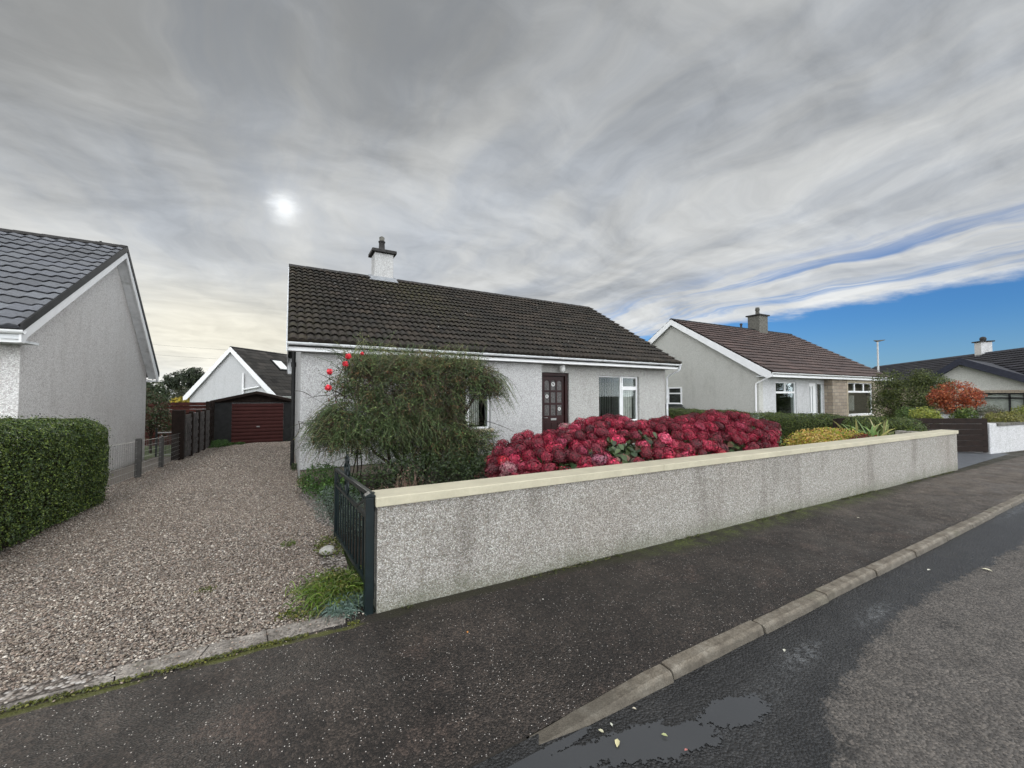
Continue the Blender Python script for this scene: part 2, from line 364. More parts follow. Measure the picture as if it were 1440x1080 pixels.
def _apron(t, co):
    n = t.noise(co, 6, 6, .7); v = t.vor(co, 90, 'F1', 'Color'); f = t.sep(v)[0]
    base = t.ramp(n, [(.32, (.085,.072,.06)), (.5, (.19,.17,.15)), (.7, (.30,.27,.24))])
    base = t.mix(1., base, t.ramp(f, [(0, (.5,.48,.46)), (.5, (1,1,1)), (1, (1.35,1.33,1.3))]), 'MULTIPLY')
    m = t.ss(t.noise(t.vm('ADD', co, (2, 8, 0)), 4, 5, .65), .55, .68)
    base = t.mix(t.m('MULTIPLY', m, .6), base, (.06,.055,.03))
    return {'Base Color': base, 'Roughness': .85, 'Normal': t.bump(t.m('ADD', n, t.m('MULTIPLY', f, .4)), 1, .012)}
M['apron'] = material('cracked_concrete_apron', _apron)
def _grav(t, co):
    n = t.noise(co, 1.2, 4, .6)
    v = t.new('ShaderNodeTexVoronoi', feature='F1'); t.put(v.inputs['Vector'], co); v.inputs['Scale'].default_value = 42
    f = t.sep(v.outputs['Color'])[0]
    base = t.ramp(f, [(0, (.07,.055,.045)), (.35, (.17,.14,.12)), (.7, (.3,.265,.235)), (1, (.45,.42,.39))])
    base = t.mix(t.ss(v.outputs['Distance'], .35, .75), base, (.03,.022,.016))
    return {'Base Color': base, 'Roughness': .9, 'Normal': t.bump(t.m('SUBTRACT', 1, v.outputs['Distance']), 1, .015)}
M['gravel_bed'] = material('gravel_bed', _grav)
def _stonecol(t, co):
    c = t.attr(); n = t.noise(co, 150, 3, .6)
    base = t.mix(t.lin(n, .3, .7, 0, .5), c, (.6,.56,.52), 'MULTIPLY')
    return {'Base Color': base, 'Roughness': .62}
M['gravel'] = material('gravel_stones', _stonecol)
def _terrain(t, co):
    n = t.noise(co, 3, 6, .7); f = t.noise(co, 40, 4, .7)
    base = t.ramp(t.m('ADD', t.m('MULTIPLY', n, .5), t.m('MULTIPLY', f, .5)), [(.35, (.018,.026,.008)), (.5, (.045,.065,.016)), (.65, (.085,.105,.03))])
    return {'Base Color': base, 'Roughness': .95, 'Normal': t.bump(f, 1, .03)}
M['terrain'] = material('grass_ground', _terrain)
M['slab'] = plain('blue_grey_tarmac_drive', (.10,.105,.115), .6, .25, 9, .003)

# ------------------------------------------------------------------ vectorised geometry
def unit(v): return v/np.maximum(np.linalg.norm(v, axis=-1, keepdims=True), 1e-9)
def rnd_unit(n): return unit(RNG.normal(size=(n, 3)))
def ribbons(P, W, side=None):
    n, k, _ = P.shape; T = np.gradient(P, axis=1)
    if side is None: side = rnd_unit(n)[:, None, :]
    S = unit(np.cross(T, np.broadcast_to(side, T.shape)))
    V = np.stack([P-S*W[..., None]/2, P+S*W[..., None]/2], axis=2).reshape(-1, 3)
    b = (np.arange(n)*k*2)[:, None]+(np.arange(k-1)*2)[None, :]; b = b.reshape(-1)
    return V, np.stack([b, b+1, b+3, b+2], axis=1)
def arcs(S, D, L, g, k):
    t = np.linspace(0, 1, k)[None, :, None]
    P = S[:, None, :]+D[:, None, :]*L[:, None, None]*t
    P[..., 2] -= (g*L)[:, None]*t[..., 0]**2
    return P
def leaves(C, size, N=None, aspect=.5, fold=.15, jitter=.6, hang=0.):
    """C centres (n,3); each leaf two quads folded on the midrib"""
    n = len(C); size = np.broadcast_to(np.asarray(size, float), (n,))
    if N is None: N = rnd_unit(n)
    N = unit(N+rnd_unit(n)*jitter); A = unit(np.cross(N, rnd_unit(n)))
    if hang: A = unit(A+np.array([0, 0, -hang]))
    B = unit(np.cross(N, A)); s = size[:, None]
    base, tip = C-A*s*.5, C+A*s*.5
    l1, l2 = C-A*s*.15+B*s*aspect*.5+N*s*fold, C+A*s*.2+B*s*aspect*.42+N*s*fold
    r1, r2 = C-A*s*.15-B*s*aspect*.5+N*s*fold, C+A*s*.2-B*s*aspect*.42+N*s*fold
    V = np.stack([base, l1, l2, tip, r2, r1], axis=1).reshape(-1, 3); b = np.arange(n)*6
    F = np.concatenate([np.stack([b, b+1, b+2, b+3], 1), np.stack([b, b+3, b+4, b+5], 1)])
    return V, F
def pick(cols, n, jit=.2):
    cols = np.array([c[:3] for c in cols]); i = RNG.integers(0, len(cols), n)
    return cols[i]*(1+jit*RNG.normal(size=(n, 1))).clip(.4, 1.7)
def leafobj(name, C, size, cols, mat, parent, N=None, base=None, jit=.22, **kw):
    V, F = leaves(C, size, N, **kw); c = pick(cols, len(C), jit)
    return mesh_np(name, V, F, mat, parent, np.concatenate([c, c]), base=base)
def in_ellipsoids(E, n, shell=.45):
    """random points with weight to the outside of a union of ellipsoids (cx,cy,cz,rx,ry,rz)"""
    E = np.array(E, float); vol = (E[:, 3]*E[:, 4]*E[:, 5])**.67; p = vol/vol.sum()
    i = RNG.choice(len(E), n, p=p); d = rnd_unit(n); r = (shell+(1-shell)*RNG.random(n)**.6)*(1+.07*RNG.normal(size=n))
    return E[i, :3]+d*E[i, 3:]*r[:, None], unit(d/E[i, 3:])
def clumpy(E, n, shell=.4, clump=.5, cell=.35, thr=0.):
    """like in_ellipsoids but with gaps, so the crown is uneven"""
    P, N = in_ellipsoids(E, int(n*1.7), shell)
    v = np.array([mnoise.noise(Vector(p)/cell) for p in P])+RNG.normal(size=len(P))*.12
    k = v > thr-clump*.3
    return P[k][:n], N[k][:n]
def mesh_multi(name, parts, mat, parent, base=None):
    Vs, Fs, Cs = [], [], []; o = 0
    for V, F, c in parts:
        Vs.append(V); Fs.append(F+o); Cs.append(c); o += len(V)
    return mesh_np(name, np.concatenate(Vs), np.concatenate(Fs), mat, parent, np.concatenate(Cs), base=base)
def limb(mb, a, b, r0, r1, bend=.15, n=6, seg=6):
    a, b = Vector(a), Vector(b); d = b-a; q = Vector((random.uniform(-1, 1), random.uniform(-1, 1), random.uniform(-.3, .6)))*d.length*bend
    mb.tube([a+d*t+q*math.sin(math.pi*t) for t in [i/seg for i in range(seg+1)]], [r0+(r1-r0)*i/seg for i in range(seg+1)], n)

# ------------------------------------------------------------------ ground, pavement, road, kerb
def grid(xs, ys, zf):
    X, Y = np.meshgrid(xs, ys); Z = zf(X, Y); V = np.stack([X, Y, Z], -1).reshape(-1, 3)
    nx, ny = len(xs), len(ys); i = (np.arange(ny-1)[:, None]*nx+np.arange(nx-1)[None, :]).reshape(-1)
    return V, np.stack([i, i+1, i+1+nx, i+nx], 1)
ys = np.array([-400, -60, -9, 1.4, 3.2, 5, 10, 15, 20, 25, 60, 400.])
V, F = grid(np.array([-400, -60, -20, 0, 20, 60, 400.]), ys, lambda X, Y: np.where(Y < 1.6, -.16, np.where(Y < 4, -.10, ground_np(Y)-.03)))
tag(mesh_np('ground', V, F, M['terrain']), kind='structure')
def kback(x): return 1.64-.0145*x
def drop(x): return .050*np.clip((1.75-x)/.75, 0, 1)
def pav(X, Y):
    return -drop(X)*np.clip((2.35-Y)/.75, 0, 1)+.004*np.sin(X*1.3)*np.clip(Y-1.7, 0, 1)
xs = np.concatenate([np.arange(-30, -2, 4.), np.arange(-2, 18, .12), np.arange(18, 80, 6.)])
V, F = grid(xs, np.linspace(0, 1, 14), lambda X, Y: X*0)
yb = kback(V[:, 0])-.012; V[:, 1] = yb+(3.08-yb)*V[:, 1]; V[:, 2] = pav(V[:, 0], V[:, 1])
tag(mesh_np('pavement', V, F, M['pavement'], smooth=True), kind='structure')
# road
bx = np.array([-40, 1.2, 1.75, 2.08, 2.35, 2.9, 3.64, 4.61, 5.92, 6.9, 9, 12, 90]); by = np.array([.2, .3, .62, .82, .97, 1.06, 1.13, 1.16, 1.04, 1.01, 1.15, 1.3, 1.3])
xs = np.concatenate([np.arange(-40, -1, 3.), np.arange(-1, 11, .03), np.arange(11, 95, 4.)])
ysr = np.concatenate([np.array([-9, -5, -2, -.5]), np.arange(-.1, 1.0, .05), np.arange(1.0, 1.6, .02)])
V, F = grid(xs, ysr, lambda X, Y: -.045-.004*np.sin(X*1.1)*np.clip(1.6-Y, 0, .4))
wet = np.clip(.5+(V[:, 1]-np.interp(V[:, 0], bx, by))/.20, -.6, 1.6)
def gs(cx, cy, rx, ry): return np.exp(-(((V[:, 0]-cx)/rx)**2+((V[:, 1]-cy)/ry)**2))
film_sheen = np.clip(1.2*gs(3.75, 1.24, .24, .05)+1.2*gs(2.77, 1.27, .22, .055)+.9*gs(9.0, 1.36, .9, .06)+.35*gs(2.1, 1.2, .4, .08), 0, 1)
oil = np.clip(gs(4.0, .93, .16, .05)+.9*gs(2.2, .85, .22, .07)+.6*gs(2.9, .8, .1, .04), 0, 1)
road = mesh_np('road', V, F, M['road'], smooth=True)
a = road.data.color_attributes.new('Wet', 'FLOAT_COLOR', 'POINT')
a.data.foreach_set('color', np.stack([wet, film_sheen, oil, np.ones(len(V))], 1).astype(np.float32).ravel())
tag(road, kind='structure')
# puddle: the thin sheet of water lying in the hollow of the road by the kerb
def pud(x, y):
    f = -1.
    for cx, cy, rx, ry, rot in ((1.12, 1.405, .42, .055, -.15), (1.48, 1.30, .36, .10, -.3), (1.98, 1.22, .24, .085, -.2), (.98, 1.50, .32, .028, 0), (.7, 1.3, .4, .2, 0)):
        u, v = x-cx, y-cy; u, v = u*math.cos(rot)+v*math.sin(rot), -u*math.sin(rot)+v*math.cos(rot)
        f = max(f, 1-math.sqrt((u/rx)**2+(v/ry)**2))
    f -= .9*max(0, 1-math.sqrt(((x-1.66)/.09)**2+((y-1.33)/.035)**2))
    return f+.28*mnoise.fractal(Vector((x*9, y*14, 0)), .8, 2.1, 5)+.26*mnoise.noise(Vector((x*62, y*62, 3)))+.12*mnoise.noise(Vector((x*25, y*25, 3)))
st = .0055; vs = {}; fs = []
for i in range(int(.3/st), int(2.4/st)):
    for j in range(int(.95/st), int(1.62/st)):
        x, y = i*st, j*st
        if y > kback(x)-.105: continue
        if pud(x, y) > .06:
            q = []
            for a_, b_ in ((i, j), (i+1, j), (i+1, j+1), (i, j+1)):
                if (a_, b_) not in vs: vs[(a_, b_)] = len(vs)
                q.append(vs[(a_, b_)])
            fs.append(q)
V = np.array([(i*st-st/2, j*st-st/2, -.0425+.0) for i, j in vs])
tag(mesh_np('puddle', V, np.array(fs), M['water']), kind='structure')
# kerb stones
edges = [-8.9, -5.3, -1.7, -.8, .1, 1.0, 1.9, 2.8, 3.67, 4.54, 5.42, 6.3, 7.2, 8.1, 9.0, 9.9, 10.8, 11.7, 12.6, 13.5, 14.4, 15.3, 16.2, 17.1, 21, 30, 50, 75]
for i, (a_, b_) in enumerate(zip(edges[:-1], edges[1:])):
    mb = MB(); g = .008; x0, x1 = a_+g, b_-g; n = 7; dz = random.uniform(-.004, .004); dy = random.uniform(-.006, .006)
    prof = [(0, -.13), (0, -.002), (-.012, .006), (-.075, .006), (-.092, -.004), (-.102, -.05), (-.102, -.13)]
    vs_ = []; 
    for k in range(n+1):
        x = x0+(x1-x0)*k/n
        for (py, pz) in prof:
            w = .004*mnoise.noise(Vector((x*5, py*20, pz*20+i)))
            z = pz-(float(drop(x)) if pz > -.1 else 0)
            if pz == -.05: z = pz*.9
            vs_.append((x, kback(x)+py+dy+w, z+dz+w*.6))
    m_ = len(prof); fs_ = []
    for k in range(n):
        for q in range(m_): fs_.append((k*m_+q, (k+1)*m_+q, (k+1)*m_+(q+1) % m_, k*m_+(q+1) % m_))
    fs_ += [tuple(range(m_-1, -1, -1))[::-1], tuple(n*m_+q for q in range(m_))[::-1]]
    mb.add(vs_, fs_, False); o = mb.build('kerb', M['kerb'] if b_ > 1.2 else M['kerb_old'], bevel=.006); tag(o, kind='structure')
# concrete apron across the drive mouth (a cracked edging strip, in pieces)
def apron(xa, xb, la, lb):
    n = max(3, int((xb-xa)/.03)); vs_ = []
    for k in range(n+1):
        x = xa+(xb-xa)*k/n
        yb_ = 2.935-.035*x+.05*mnoise.noise(Vector((x*2.1, 4, 0)))*.6+.01*mnoise.noise(Vector((x*14, 0, 0)))
        yt_ = yb_+.14+.03*min(1, max(0, x+1))+.03*mnoise.noise(Vector((x*2.7, 9, 0)))+.01*mnoise.noise(Vector((x*17, 5, 0)))
        sk = (la if k == 0 else 0)
        for y, z in ((yb_, .001), (yb_+.014, .011), (yt_-.02, .014), (yt_, .003)):
            f = (y-yb_)/.13; xx = x+(la*f if k == 0 else (lb*f if k == n else 0))
            vs_.append((xx, y, z+.006*mnoise.noise(Vector((x*6, y*9, 0)))-.002))
    fs_ = [(k*4+q, (k+1)*4+q, (k+1)*4+q+1, k*4+q+1) for k in range(n) for q in range(3)]
    fs_ += [(0, 1, 2, 3), tuple(n*4+q for q in (3, 2, 1, 0))]
    mb = MB(); mb.add(vs_, fs_); return mb
for a_, b_, la, lb in ((-6.5, -3.2, 0, .02), (-3.19, -1.30, .02, .03), (-1.292, -.80, .03, -.03), (-.792, -.44, -.03, .035), (-.43, -.09, .035, -.015), (-.082, .36, -.015, .02)):
    tag(apron(a_, b_, la, lb).build('path', M['apron']), kind='structure')
# gravel drive: bed plus loose stones
bed = [(-7.5, 3.0), (.62, 3.0), (.5, 5.0), (.35, 8.9), (.22, 9.0), (.22, 17.4), (.9, 17.6), (.9, 23.2), (-2.9, 23.2), (-3.0, 16), (-4.5, 9.6), (-7.5, 8)]
V, F = grid(np.arange(-6.5, 1.0, .25), np.arange(3.0, 23.3, .25), lambda X, Y: ground_np(Y)-.004+.02*np.exp(-((X+1.1)/.5)**2))
cx, cy = V[F].mean(1)[:, 0], V[F].mean(1)[:, 1]
keep = (cx < np.where(cy < 8.9, .62-.05*(cy-3), .23)) & (cx > -3.05-.25*(cy < 9)-(cy < 6)*3.0)
F = F[keep]
tag(mesh_np('driveway', V, F, M['gravel_bed'], smooth=True), kind='structure')
ico = bpy.data.meshes.new('t'); import bmesh
bm = bmesh.new(); bmesh.ops.create_icosphere(bm, subdivisions=1, radius=1); 
IV = np.array([v.co[:] for v in bm.verts]); IF = np.array([[v.index for v in f.verts] for f in bm.faces]); bm.free(); bpy.data.meshes.remove(ico)
OV = np.array([(1,0,0),(0,1,0),(-1,0,0),(0,-1,0),(0,0,1),(.1,.1,-1.)]); OF_ = np.array([(0,1,4),(1,2,4),(2,3,4),(3,0,4),(1,0,5),(2,1,5),(3,2,5),(0,3,5)])
def stones(P, size, IV=IV, IF=IF):
    n = len(P); s = size[:, None]*np.stack([RNG.uniform(.65, 1.15, n), RNG.uniform(.5, .95, n), RNG.uniform(.32, .6, n)], 1)
    a = RNG.uniform(0, 2*np.pi, n); ca, sa = np.cos(a), np.sin(a)
    tl = RNG.normal(size=n)*.3
    L = IV[None]*(1+.22*RNG.normal(size=(n, len(IV), 1)).clip(-1.3, 1.3))*s[:, None, :]
    X = L[..., 0]; Y = L[..., 1]; Z = L[..., 2]+X*tl[:, None]
    W = np.stack([X*ca[:, None]-Y*sa[:, None], X*sa[:, None]+Y*ca[:, None], Z], -1)+P[:, None, :]
    return W.reshape(-1, 3), (IF[None]+np.arange(n)[:, None, None]*len(IV)).reshape(-1, 3)
def scatter_drive(y0, y1, dens):
    n = int((y1-y0)*7.0*dens); x = RNG.uniform(-6.2, .6, n); y = RNG.uniform(y0, y1, n)
    e = np.array([mnoise.noise(Vector((a*1.5, b*1.5, 0))) for a, b in zip(x, y)])*.16
    right = np.where(y < 8.9, np.interp(y, [3, 3.6, 4.4, 6, 7.2, 8.9], [.16, .24, .42, .38, .2, .12]), .2)
    left = np.where(y < 6, -3.4-(6-y)*1.0, np.where(y < 9, -2.75, -3.0))
    bottom = 3.07-.035*x
    k = (x < right+e) & (x > left-e*.3) & (y > bottom+e*.12+.0)
    return x[k], y[k]
xs_, ys_, ss_ = [], [], []
for y0, y1, dn, sz in ((3.0, 4.6, 8500, .0068), (4.6, 7.5, 5200, .0082), (7.5, 12, 2600, .0108), (12, 22.5, 900, .0165)):
    x, y = scatter_drive(y0, y1, dn); xs_.append(x); ys_.append(y); ss_.append(np.exp(RNG.normal(size=len(x))*.28)*sz)
x, y, s_ = np.concatenate(xs_), np.concatenate(ys_), np.concatenate(ss_)
# strays spilled on the apron and the pavement
n = 260; xx = RNG.uniform(-2, .5, n); yy = 3.05-.035*xx-np.abs(RNG.normal(size=n))*.09; x = np.append(x, xx); y = np.append(y, yy); s_ = np.append(s_, RNG.uniform(.004, .009, n))
z = np.where(y < 3.03, .018*(y > 2.93)+.002, ground_np(y)+RNG.uniform(-.004, .010, len(y))+.02*np.exp(-((x+1.1)/.5)**2))
nr = y < 4.3; o_ = np.argsort(~nr, kind='stable'); x, y, z, s_ = x[o_], y[o_], z[o_], s_[o_]; k_ = int(nr.sum())
P_ = np.stack([x, y, z], 1); V1_, F1_ = stones(P_[:k_], s_[:k_]); V2_, F2_ = stones(P_[k_:], s_[k_:]*1.1, OV, OF_); V = np.concatenate([V1_, V2_]); F = np.concatenate([F1_, F2_+len(V1_)])
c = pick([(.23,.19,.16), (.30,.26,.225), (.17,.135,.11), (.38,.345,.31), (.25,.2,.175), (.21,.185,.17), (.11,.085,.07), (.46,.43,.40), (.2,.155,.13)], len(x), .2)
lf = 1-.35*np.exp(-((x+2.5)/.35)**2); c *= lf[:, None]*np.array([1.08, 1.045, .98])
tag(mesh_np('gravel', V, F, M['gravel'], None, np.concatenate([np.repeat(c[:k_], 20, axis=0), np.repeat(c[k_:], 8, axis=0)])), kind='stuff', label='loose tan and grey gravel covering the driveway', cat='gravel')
# neighbour's tarmac drive beyond the wall end, and the path beside the left house
def sheet(name, poly, z, mat):
    mb = MB(); mb.add([(p[0], p[1], ground(p[1])+z) for p in poly], [tuple(range(len(poly)))]); return tag(mb.build(name, mat), kind='structure')
sheet('neighbour_drive', [(12.13, 2.62), (16.6, 2.62), (16.6, 3.2), (17.6, 5), (13.5, 5), (12.9, 4.5), (12.14, 3.2)], .006, M['slab'])
sheet('neighbour_drive', [(13.5, 5.002), (17.6, 5.002), (18.2, 8.9), (18.3, 15), (13.7, 15)], .006, M['slab'])
sheet('side_path', [(-3.82, 9.3), (-3.05, 9.3), (-2.95, 17.2), (-3.82, 17.2)], .004, M['brown_path'])
sheet('flower_bed', [(.62, 3.16), (12.5, 2.8), (13.0, 5.0), (.5, 5.0)], -.004, M['soil'])
sheet('flower_bed', [(.5, 5.002), (13.0, 5.002), (13.0, 8.9), (.4, 8.9)], -.004, M['soil'])

# ------------------------------------------------------------------ building kit
def roof_plane(name, x0, x1, e, r, mat, parent, period=.15, amp=.022, course=.3, step=.018, shape='roll', cols=((.05,.04,.035),), jit=.2, per=6, moss=None, xoff=0., rake=None):
    (ey, ez), (ry, rz) = e, r; L = math.hypot(ry-ey, rz-ez); d = ((ry-ey)/L, (rz-ez)/L)
    nrm = (-d[1], d[0]) if d[0] > 0 else (d[1], -d[0])
    nc = max(1, int(round(L/course))); c = L/nc; nx = int(round((x1-x0)/period*per)); X = np.linspace(x0, x1, nx+1)
    ph = (X/period) % 1
    if shape == 'roll': h = amp*np.abs(np.sin(np.pi*ph))**.65
    elif shape == 'pan': h = amp*(.5+.5*np.sin(2*np.pi*ph)+.18*np.sin(4*np.pi*ph))
    else: h = amp*(np.abs(ph-.5) > .36)
    rows = []; rj = np.random.default_rng(3).normal(size=(nc+2, 400)).clip(-1.5, 2)
    for k in range(nc):
        for s, off in ((k*c-.03, step-.016), (k*c-.032, step), ((k+1)*c+.04, .0), ((k+1)*c+.041, step-.016)):
            o = h+off+.003*np.sin(X*.9+k*.7)+.004*np.interp(X, np.arange(400)*period*2+x0, rj[min(nc-1, k+(1 if s > k*c+.5*c and off > 0 else 0))])
            if off == 0. and k == nc-1: s -= .03
            rows.append(np.stack([X, ey+d[0]*s+nrm[0]*o, ez+d[1]*s+nrm[1]*o], 1))
    rows.pop(); rows.insert(0, np.stack([X, np.full_like(X, ey+nrm[0]*-.02), np.full_like(X, ez+nrm[1]*-.02)], 1))
    V = np.concatenate(rows); w = nx+1; F = []; Cc = []; Ms = []
    tiles = {}; cols = np.array(cols); tw = period*2
    rgt = np.random.default_rng(5)
    tone = cols[rgt.integers(0, len(cols), (nc+1, 400))]*(1+jit*rgt.normal(size=(nc+1, 400, 1))).clip(.4, 1.7)
    for q in range(len(rows)-1):
        i = np.arange(nx)+q*w; F.append(np.stack([i, i+1, i+1+w, i+w], 1)); k = q//4
        ti = (np.floor((X[:-1]+1e-4)/tw+ (k % 2)*.5).astype(int)) % 400
        cc = tone[k, ti]; Cc.append(cc)
        if moss is not None:
            xm = (X[:-1]+X[1:])/2; Ms.append(moss(xm, np.full_like(xm, (k+.5)/nc)))
    F = np.concatenate(F); Cc = np.concatenate(Cc)
    o = mesh_np(name, V, F, mat, parent, Cc)
    if moss is not None:
        mm = np.concatenate(Ms); a = o.data.color_attributes.new('Moss', 'FLOAT_COLOR', 'CORNER'); c4 = np.ones((len(F), 4, 4), np.float32); c4[:, :, 0] = mm[:, None]
        a.data.foreach_set('color', c4.ravel())
    return o
def roof_core(mb, x0, x1, e, r, re, t=.07):
    """solid slab under the tiles"""
    mb.prism([(e[0], e[1]-.022), (r[0], r[1]-.022), (r[0], r[1]-t*1.6), (e[0]+.02, e[1]-t-.02)], 'x', x0, x1)
    mb.prism([(r[0]+.001, r[1]-.022), (re[0], re[1]-.022), (re[0]-.02, re[1]-t-.02), (r[0]+.001, r[1]-t*1.6)], 'x', x0, x1)
def ridge_caps(mb, x0, x1, y, z, r=.12, seg=.45, sq=.75):
    x = x0
    while x < x1-.05:
        b = min(x+seg-.008, x1); n = 8; vs = []
        for xx, rr in ((x, r), (b, r*.93)):
            vs += [(xx, y+rr*math.cos(math.pi*k/n), z-.05+rr*sq*math.sin(math.pi*k/n)) for k in range(n+1)]
        mb.add(vs, [(k, k+1, n+2+k, n+1+k) for k in range(n)], True); mb.add([vs[k] for k in range(n+1)], [tuple(range(n, -1, -1))]); mb.add([vs[n+1+k] for k in range(n+1)], [tuple(range(n+1))])
        x += seg
def wall_holes(mb, x0, x1, z0, z1, y0, y1, holes, xf=None):
    xs = sorted({x0, x1, *[h[0] for h in holes], *[h[1] for h in holes]}); zs = sorted({z0, z1, *[h[2] for h in holes], *[h[3] for h in holes]})
    for a, b in zip(xs[:-1], xs[1:]):
        run = None
        for c, d in zip(zs[:-1], zs[1:]):
            mx, mz = (a+b)/2, (c+d)/2; hole = any(h[0] < mx < h[1] and h[2] < mz < h[3] for h in holes)
            if hole:
                if run: mb.box(a, b, y0, y1, *run); run = None
            else: run = (run[0], d) if run else (c, d)
        if run: mb.box(a, b, y0, y1, *run)
def window(parent, x0, x1, z0, z1, y, panes, fmat, d=.06, sill=None, frame_t=.05, behind=None, name='window', plabels=None):
    """frame in the x-z plane at y..y+d; panes: fractional rects (x0,x1,z0,z1)"""
    W, Hh = x1-x0, z1-z0; holes = [(x0+a*W+frame_t*.8, x0+b*W-frame_t*.8, z0+c*Hh+frame_t*.8, z0+e*Hh-frame_t*.8) for a, b, c, e in panes]
    mb = MB(); wall_holes(mb, x0, x1, z0, z1, y, y+d, holes)
    for h in holes[1:]:
        pass
    fr = mb.build(name, fmat, parent, bevel=.006)
    for h in holes:
        g = MB().box(h[0]-.005, h[1]+.005, y+d*.45, y+d*.55, h[2]-.005, h[3]+.005).build('pane', M['glass'], fr)
    if sill: 
        MB().box(x0-sill[0], x1+sill[0], y-sill[1], y+.02, z0-sill[2], z0-.003).build('sill', sill[3], fr, bevel=.005)
    return fr, holes
def gutter(parent, x0, x1, y, z, mat, r=.055):
    mb = MB(); n = 10; prof = [(y+r*math.cos(math.pi+math.pi*k/n), z+r*math.sin(math.pi+math.pi*k/n)) for k in range(n+1)]+[(y+r*.86, z), (y+r*.86*math.cos(-math.pi*.3), z+.86*r*math.sin(-math.pi*.3)), (y, z-r*.86), (y+.86*r*math.cos(math.pi*1.3), z+.86*r*math.sin(math.pi*1.3)), (y-r*.86, z)]
    mb.prism(prof, 'x', x0, x1)
    for x in np.arange(x0+.4, x1, 1.9):
        mb.prism([(y+(r+.006)*math.cos(math.pi+math.pi*k/n), z+.004+(r+.006)*math.sin(math.pi+math.pi*k/n)) for k in range(n+1)], 'x', float(x)-.03, float(x)+.03)
    return mb.build('gutter', mat, parent)

# ------------------------------------------------------------------ the main bungalow
gz = ground(8.94)
hs = thing('bungalow', (.22, 8.94, gz), 'pale grey harled bungalow with mossy dark tiled roof, red-brown door and single chimney', 'house')
EZ = 2.50
mb = MB(); wall_holes(mb, .22, 6.01, .07, EZ, 8.94, 9.3, [(2.35, 4.46, .72, 2.08)])
mb.build('wall', M['harl_grey'], hs)
MB().box(.235, 6.0, 8.955, 9.3, gz-.2, .066).build('plinth', M['plinth'], hs)
mb = MB(); wall_holes(mb, 6.012, 11.02, gz-.2, EZ, 9.15, 9.42, [(6.10, 7.10, gz+.16, 2.20), (8.24, 9.97, .72, 2.16)])
mb.build('wall', M['harl_front'], hs)
e, r, re = (8.62, 2.585), (13.2, 5.33), (17.78, 2.585)
gab = [(9.302, gz-.9), (17.5, gz-.9), (17.5, 2.68), (13.2, 5.24), (9.302, 2.90)]
MB().prism(gab, 'x', .22, .50).build('gable_wall', M['harl_grey'], hs)
MB().prism([(9.422, gz-.9), (17.5, gz-.9), (17.5, 2.68), (13.2, 5.24), (9.422, 2.97)], 'x', 10.94, 11.22).build('gable_wall', M['harl_front'], hs)
MB().box(11.022, 11.22, 9.15, 9.42, gz-.2, EZ).build('wall', M['harl_front'], hs)
MB().box(.5, 10.94, 17.2, 17.5, gz-.9, 2.6).build('rear_wall', M['harl_grey'], hs)
def moss_main(x, t):
    d = np.exp(-((x-3.0-(1-t)*1.2)/.9)**2)*(t > .25)*np.clip((t-.2)*1.6, 0, 1)*(t < .93)
    return np.clip(d*1.1+.28*np.exp(-((x-.2)/.5)**2)+.22, 0, 1)
cols = [(.020,.0145,.011), (.026,.018,.013), (.016,.0125,.010), (.032,.023,.017), (.022,.016,.0125)]
rf = roof_plane('roof', -.02, 11.32, e, r, M['tile_brown'], hs, .15, .052, .305, .058, 'roll', cols, .25, 8, moss_main)
rr = roof_plane('roof', -.02, 11.32, re, r, M['tile_brown'], hs, .15, .026, .305, .022, 'roll', cols, .22, 3, moss_main)
mb = MB(); roof_core(mb, -.0, 11.30, e, r, re); mb.build('roof_deck', M['black_trim'], rf)
mb = MB(); ridge_caps(mb, -.03, 11.33, 13.2, 5.36, .13); mb.build('ridge', M['clay'], rf)
mb = MB()
for xa, xb in ((-.045, -.022), (11.322, 11.345)):
    mb = MB(); mb.prism([(8.62, 2.40), (8.62, 2.60), (13.2, 5.345), (17.78, 2.60), (17.78, 2.38), (17.55, 2.38), (13.2, 5.13), (8.85, 2.42)], 'x', xa, xb); mb.build('bargeboard', M['white_gutter'], hs)
MB().prism([(17.0, 2.36), (17.8, 2.36), (17.8, 2.6), (17.0, 3.0)], 'x', -.02, .21).build('eaves_box', M['white_gutter'], hs)
MB().box(.212, 11.3, 17.52, 17.76, 2.36, 2.5).build('soffit', M['white_gutter'], hs)
MB().box(-.02, 11.32, 8.69, 8.72, 2.415, 2.575).build('fascia', M['white_upvc'], hs, bevel=.004)
MB().box(-.018, 6.01, 8.722, 8.938, 2.42, 2.46).box(6.012, 11.318, 8.722, 9.148, 2.43, 2.46).build('soffit', M['white_gutter'], hs)
gutter(hs, -.03, 11.36, 8.63, 2.575, M['white_gutter'])
mb = MB(); mb.tube([(11.33, 8.63, 2.53), (11.33, 8.64, 2.42), (11.31, 8.75, 2.34), (11.27, 9.05, 2.22), (11.26, 9.11, 2.15), (11.26, 9.11, -.2)], .034, 8); mb.build('downpipe', M['white_gutter'], hs)
mb = MB(); mb.tube([(.12, 11.8, -.4), (.12, 11.8, 2.95)], .05, 10); mb.cyl((.12, 11.8), .062, .062, 2.3, 2.42); mb.build('soil_pipe', M['black_trim'], hs)
ch = MB().box(2.32, 2.90, 12.86, 13.44, 4.7, 6.08).build('chimney', M['harl_grey'], rf, bevel=.012)
MB().box(2.23, 2.99, 12.77, 13.53, 6.083, 6.19).build('chimney_cap', M['clay'], ch, bevel=.02)
mb = MB(); mb.tube([(2.6, 13.2, 6.19), (2.6, 13.2, 6.24), (2.6, 13.2, 6.25), (2.6, 13.2, 6.52), (2.6, 13.2, 6.54), (2.6, 13.2, 6.57)], [.13, .13, .10, .09, .11, .11], 12); mb.build('chimney_pot', M['clay'], ch)
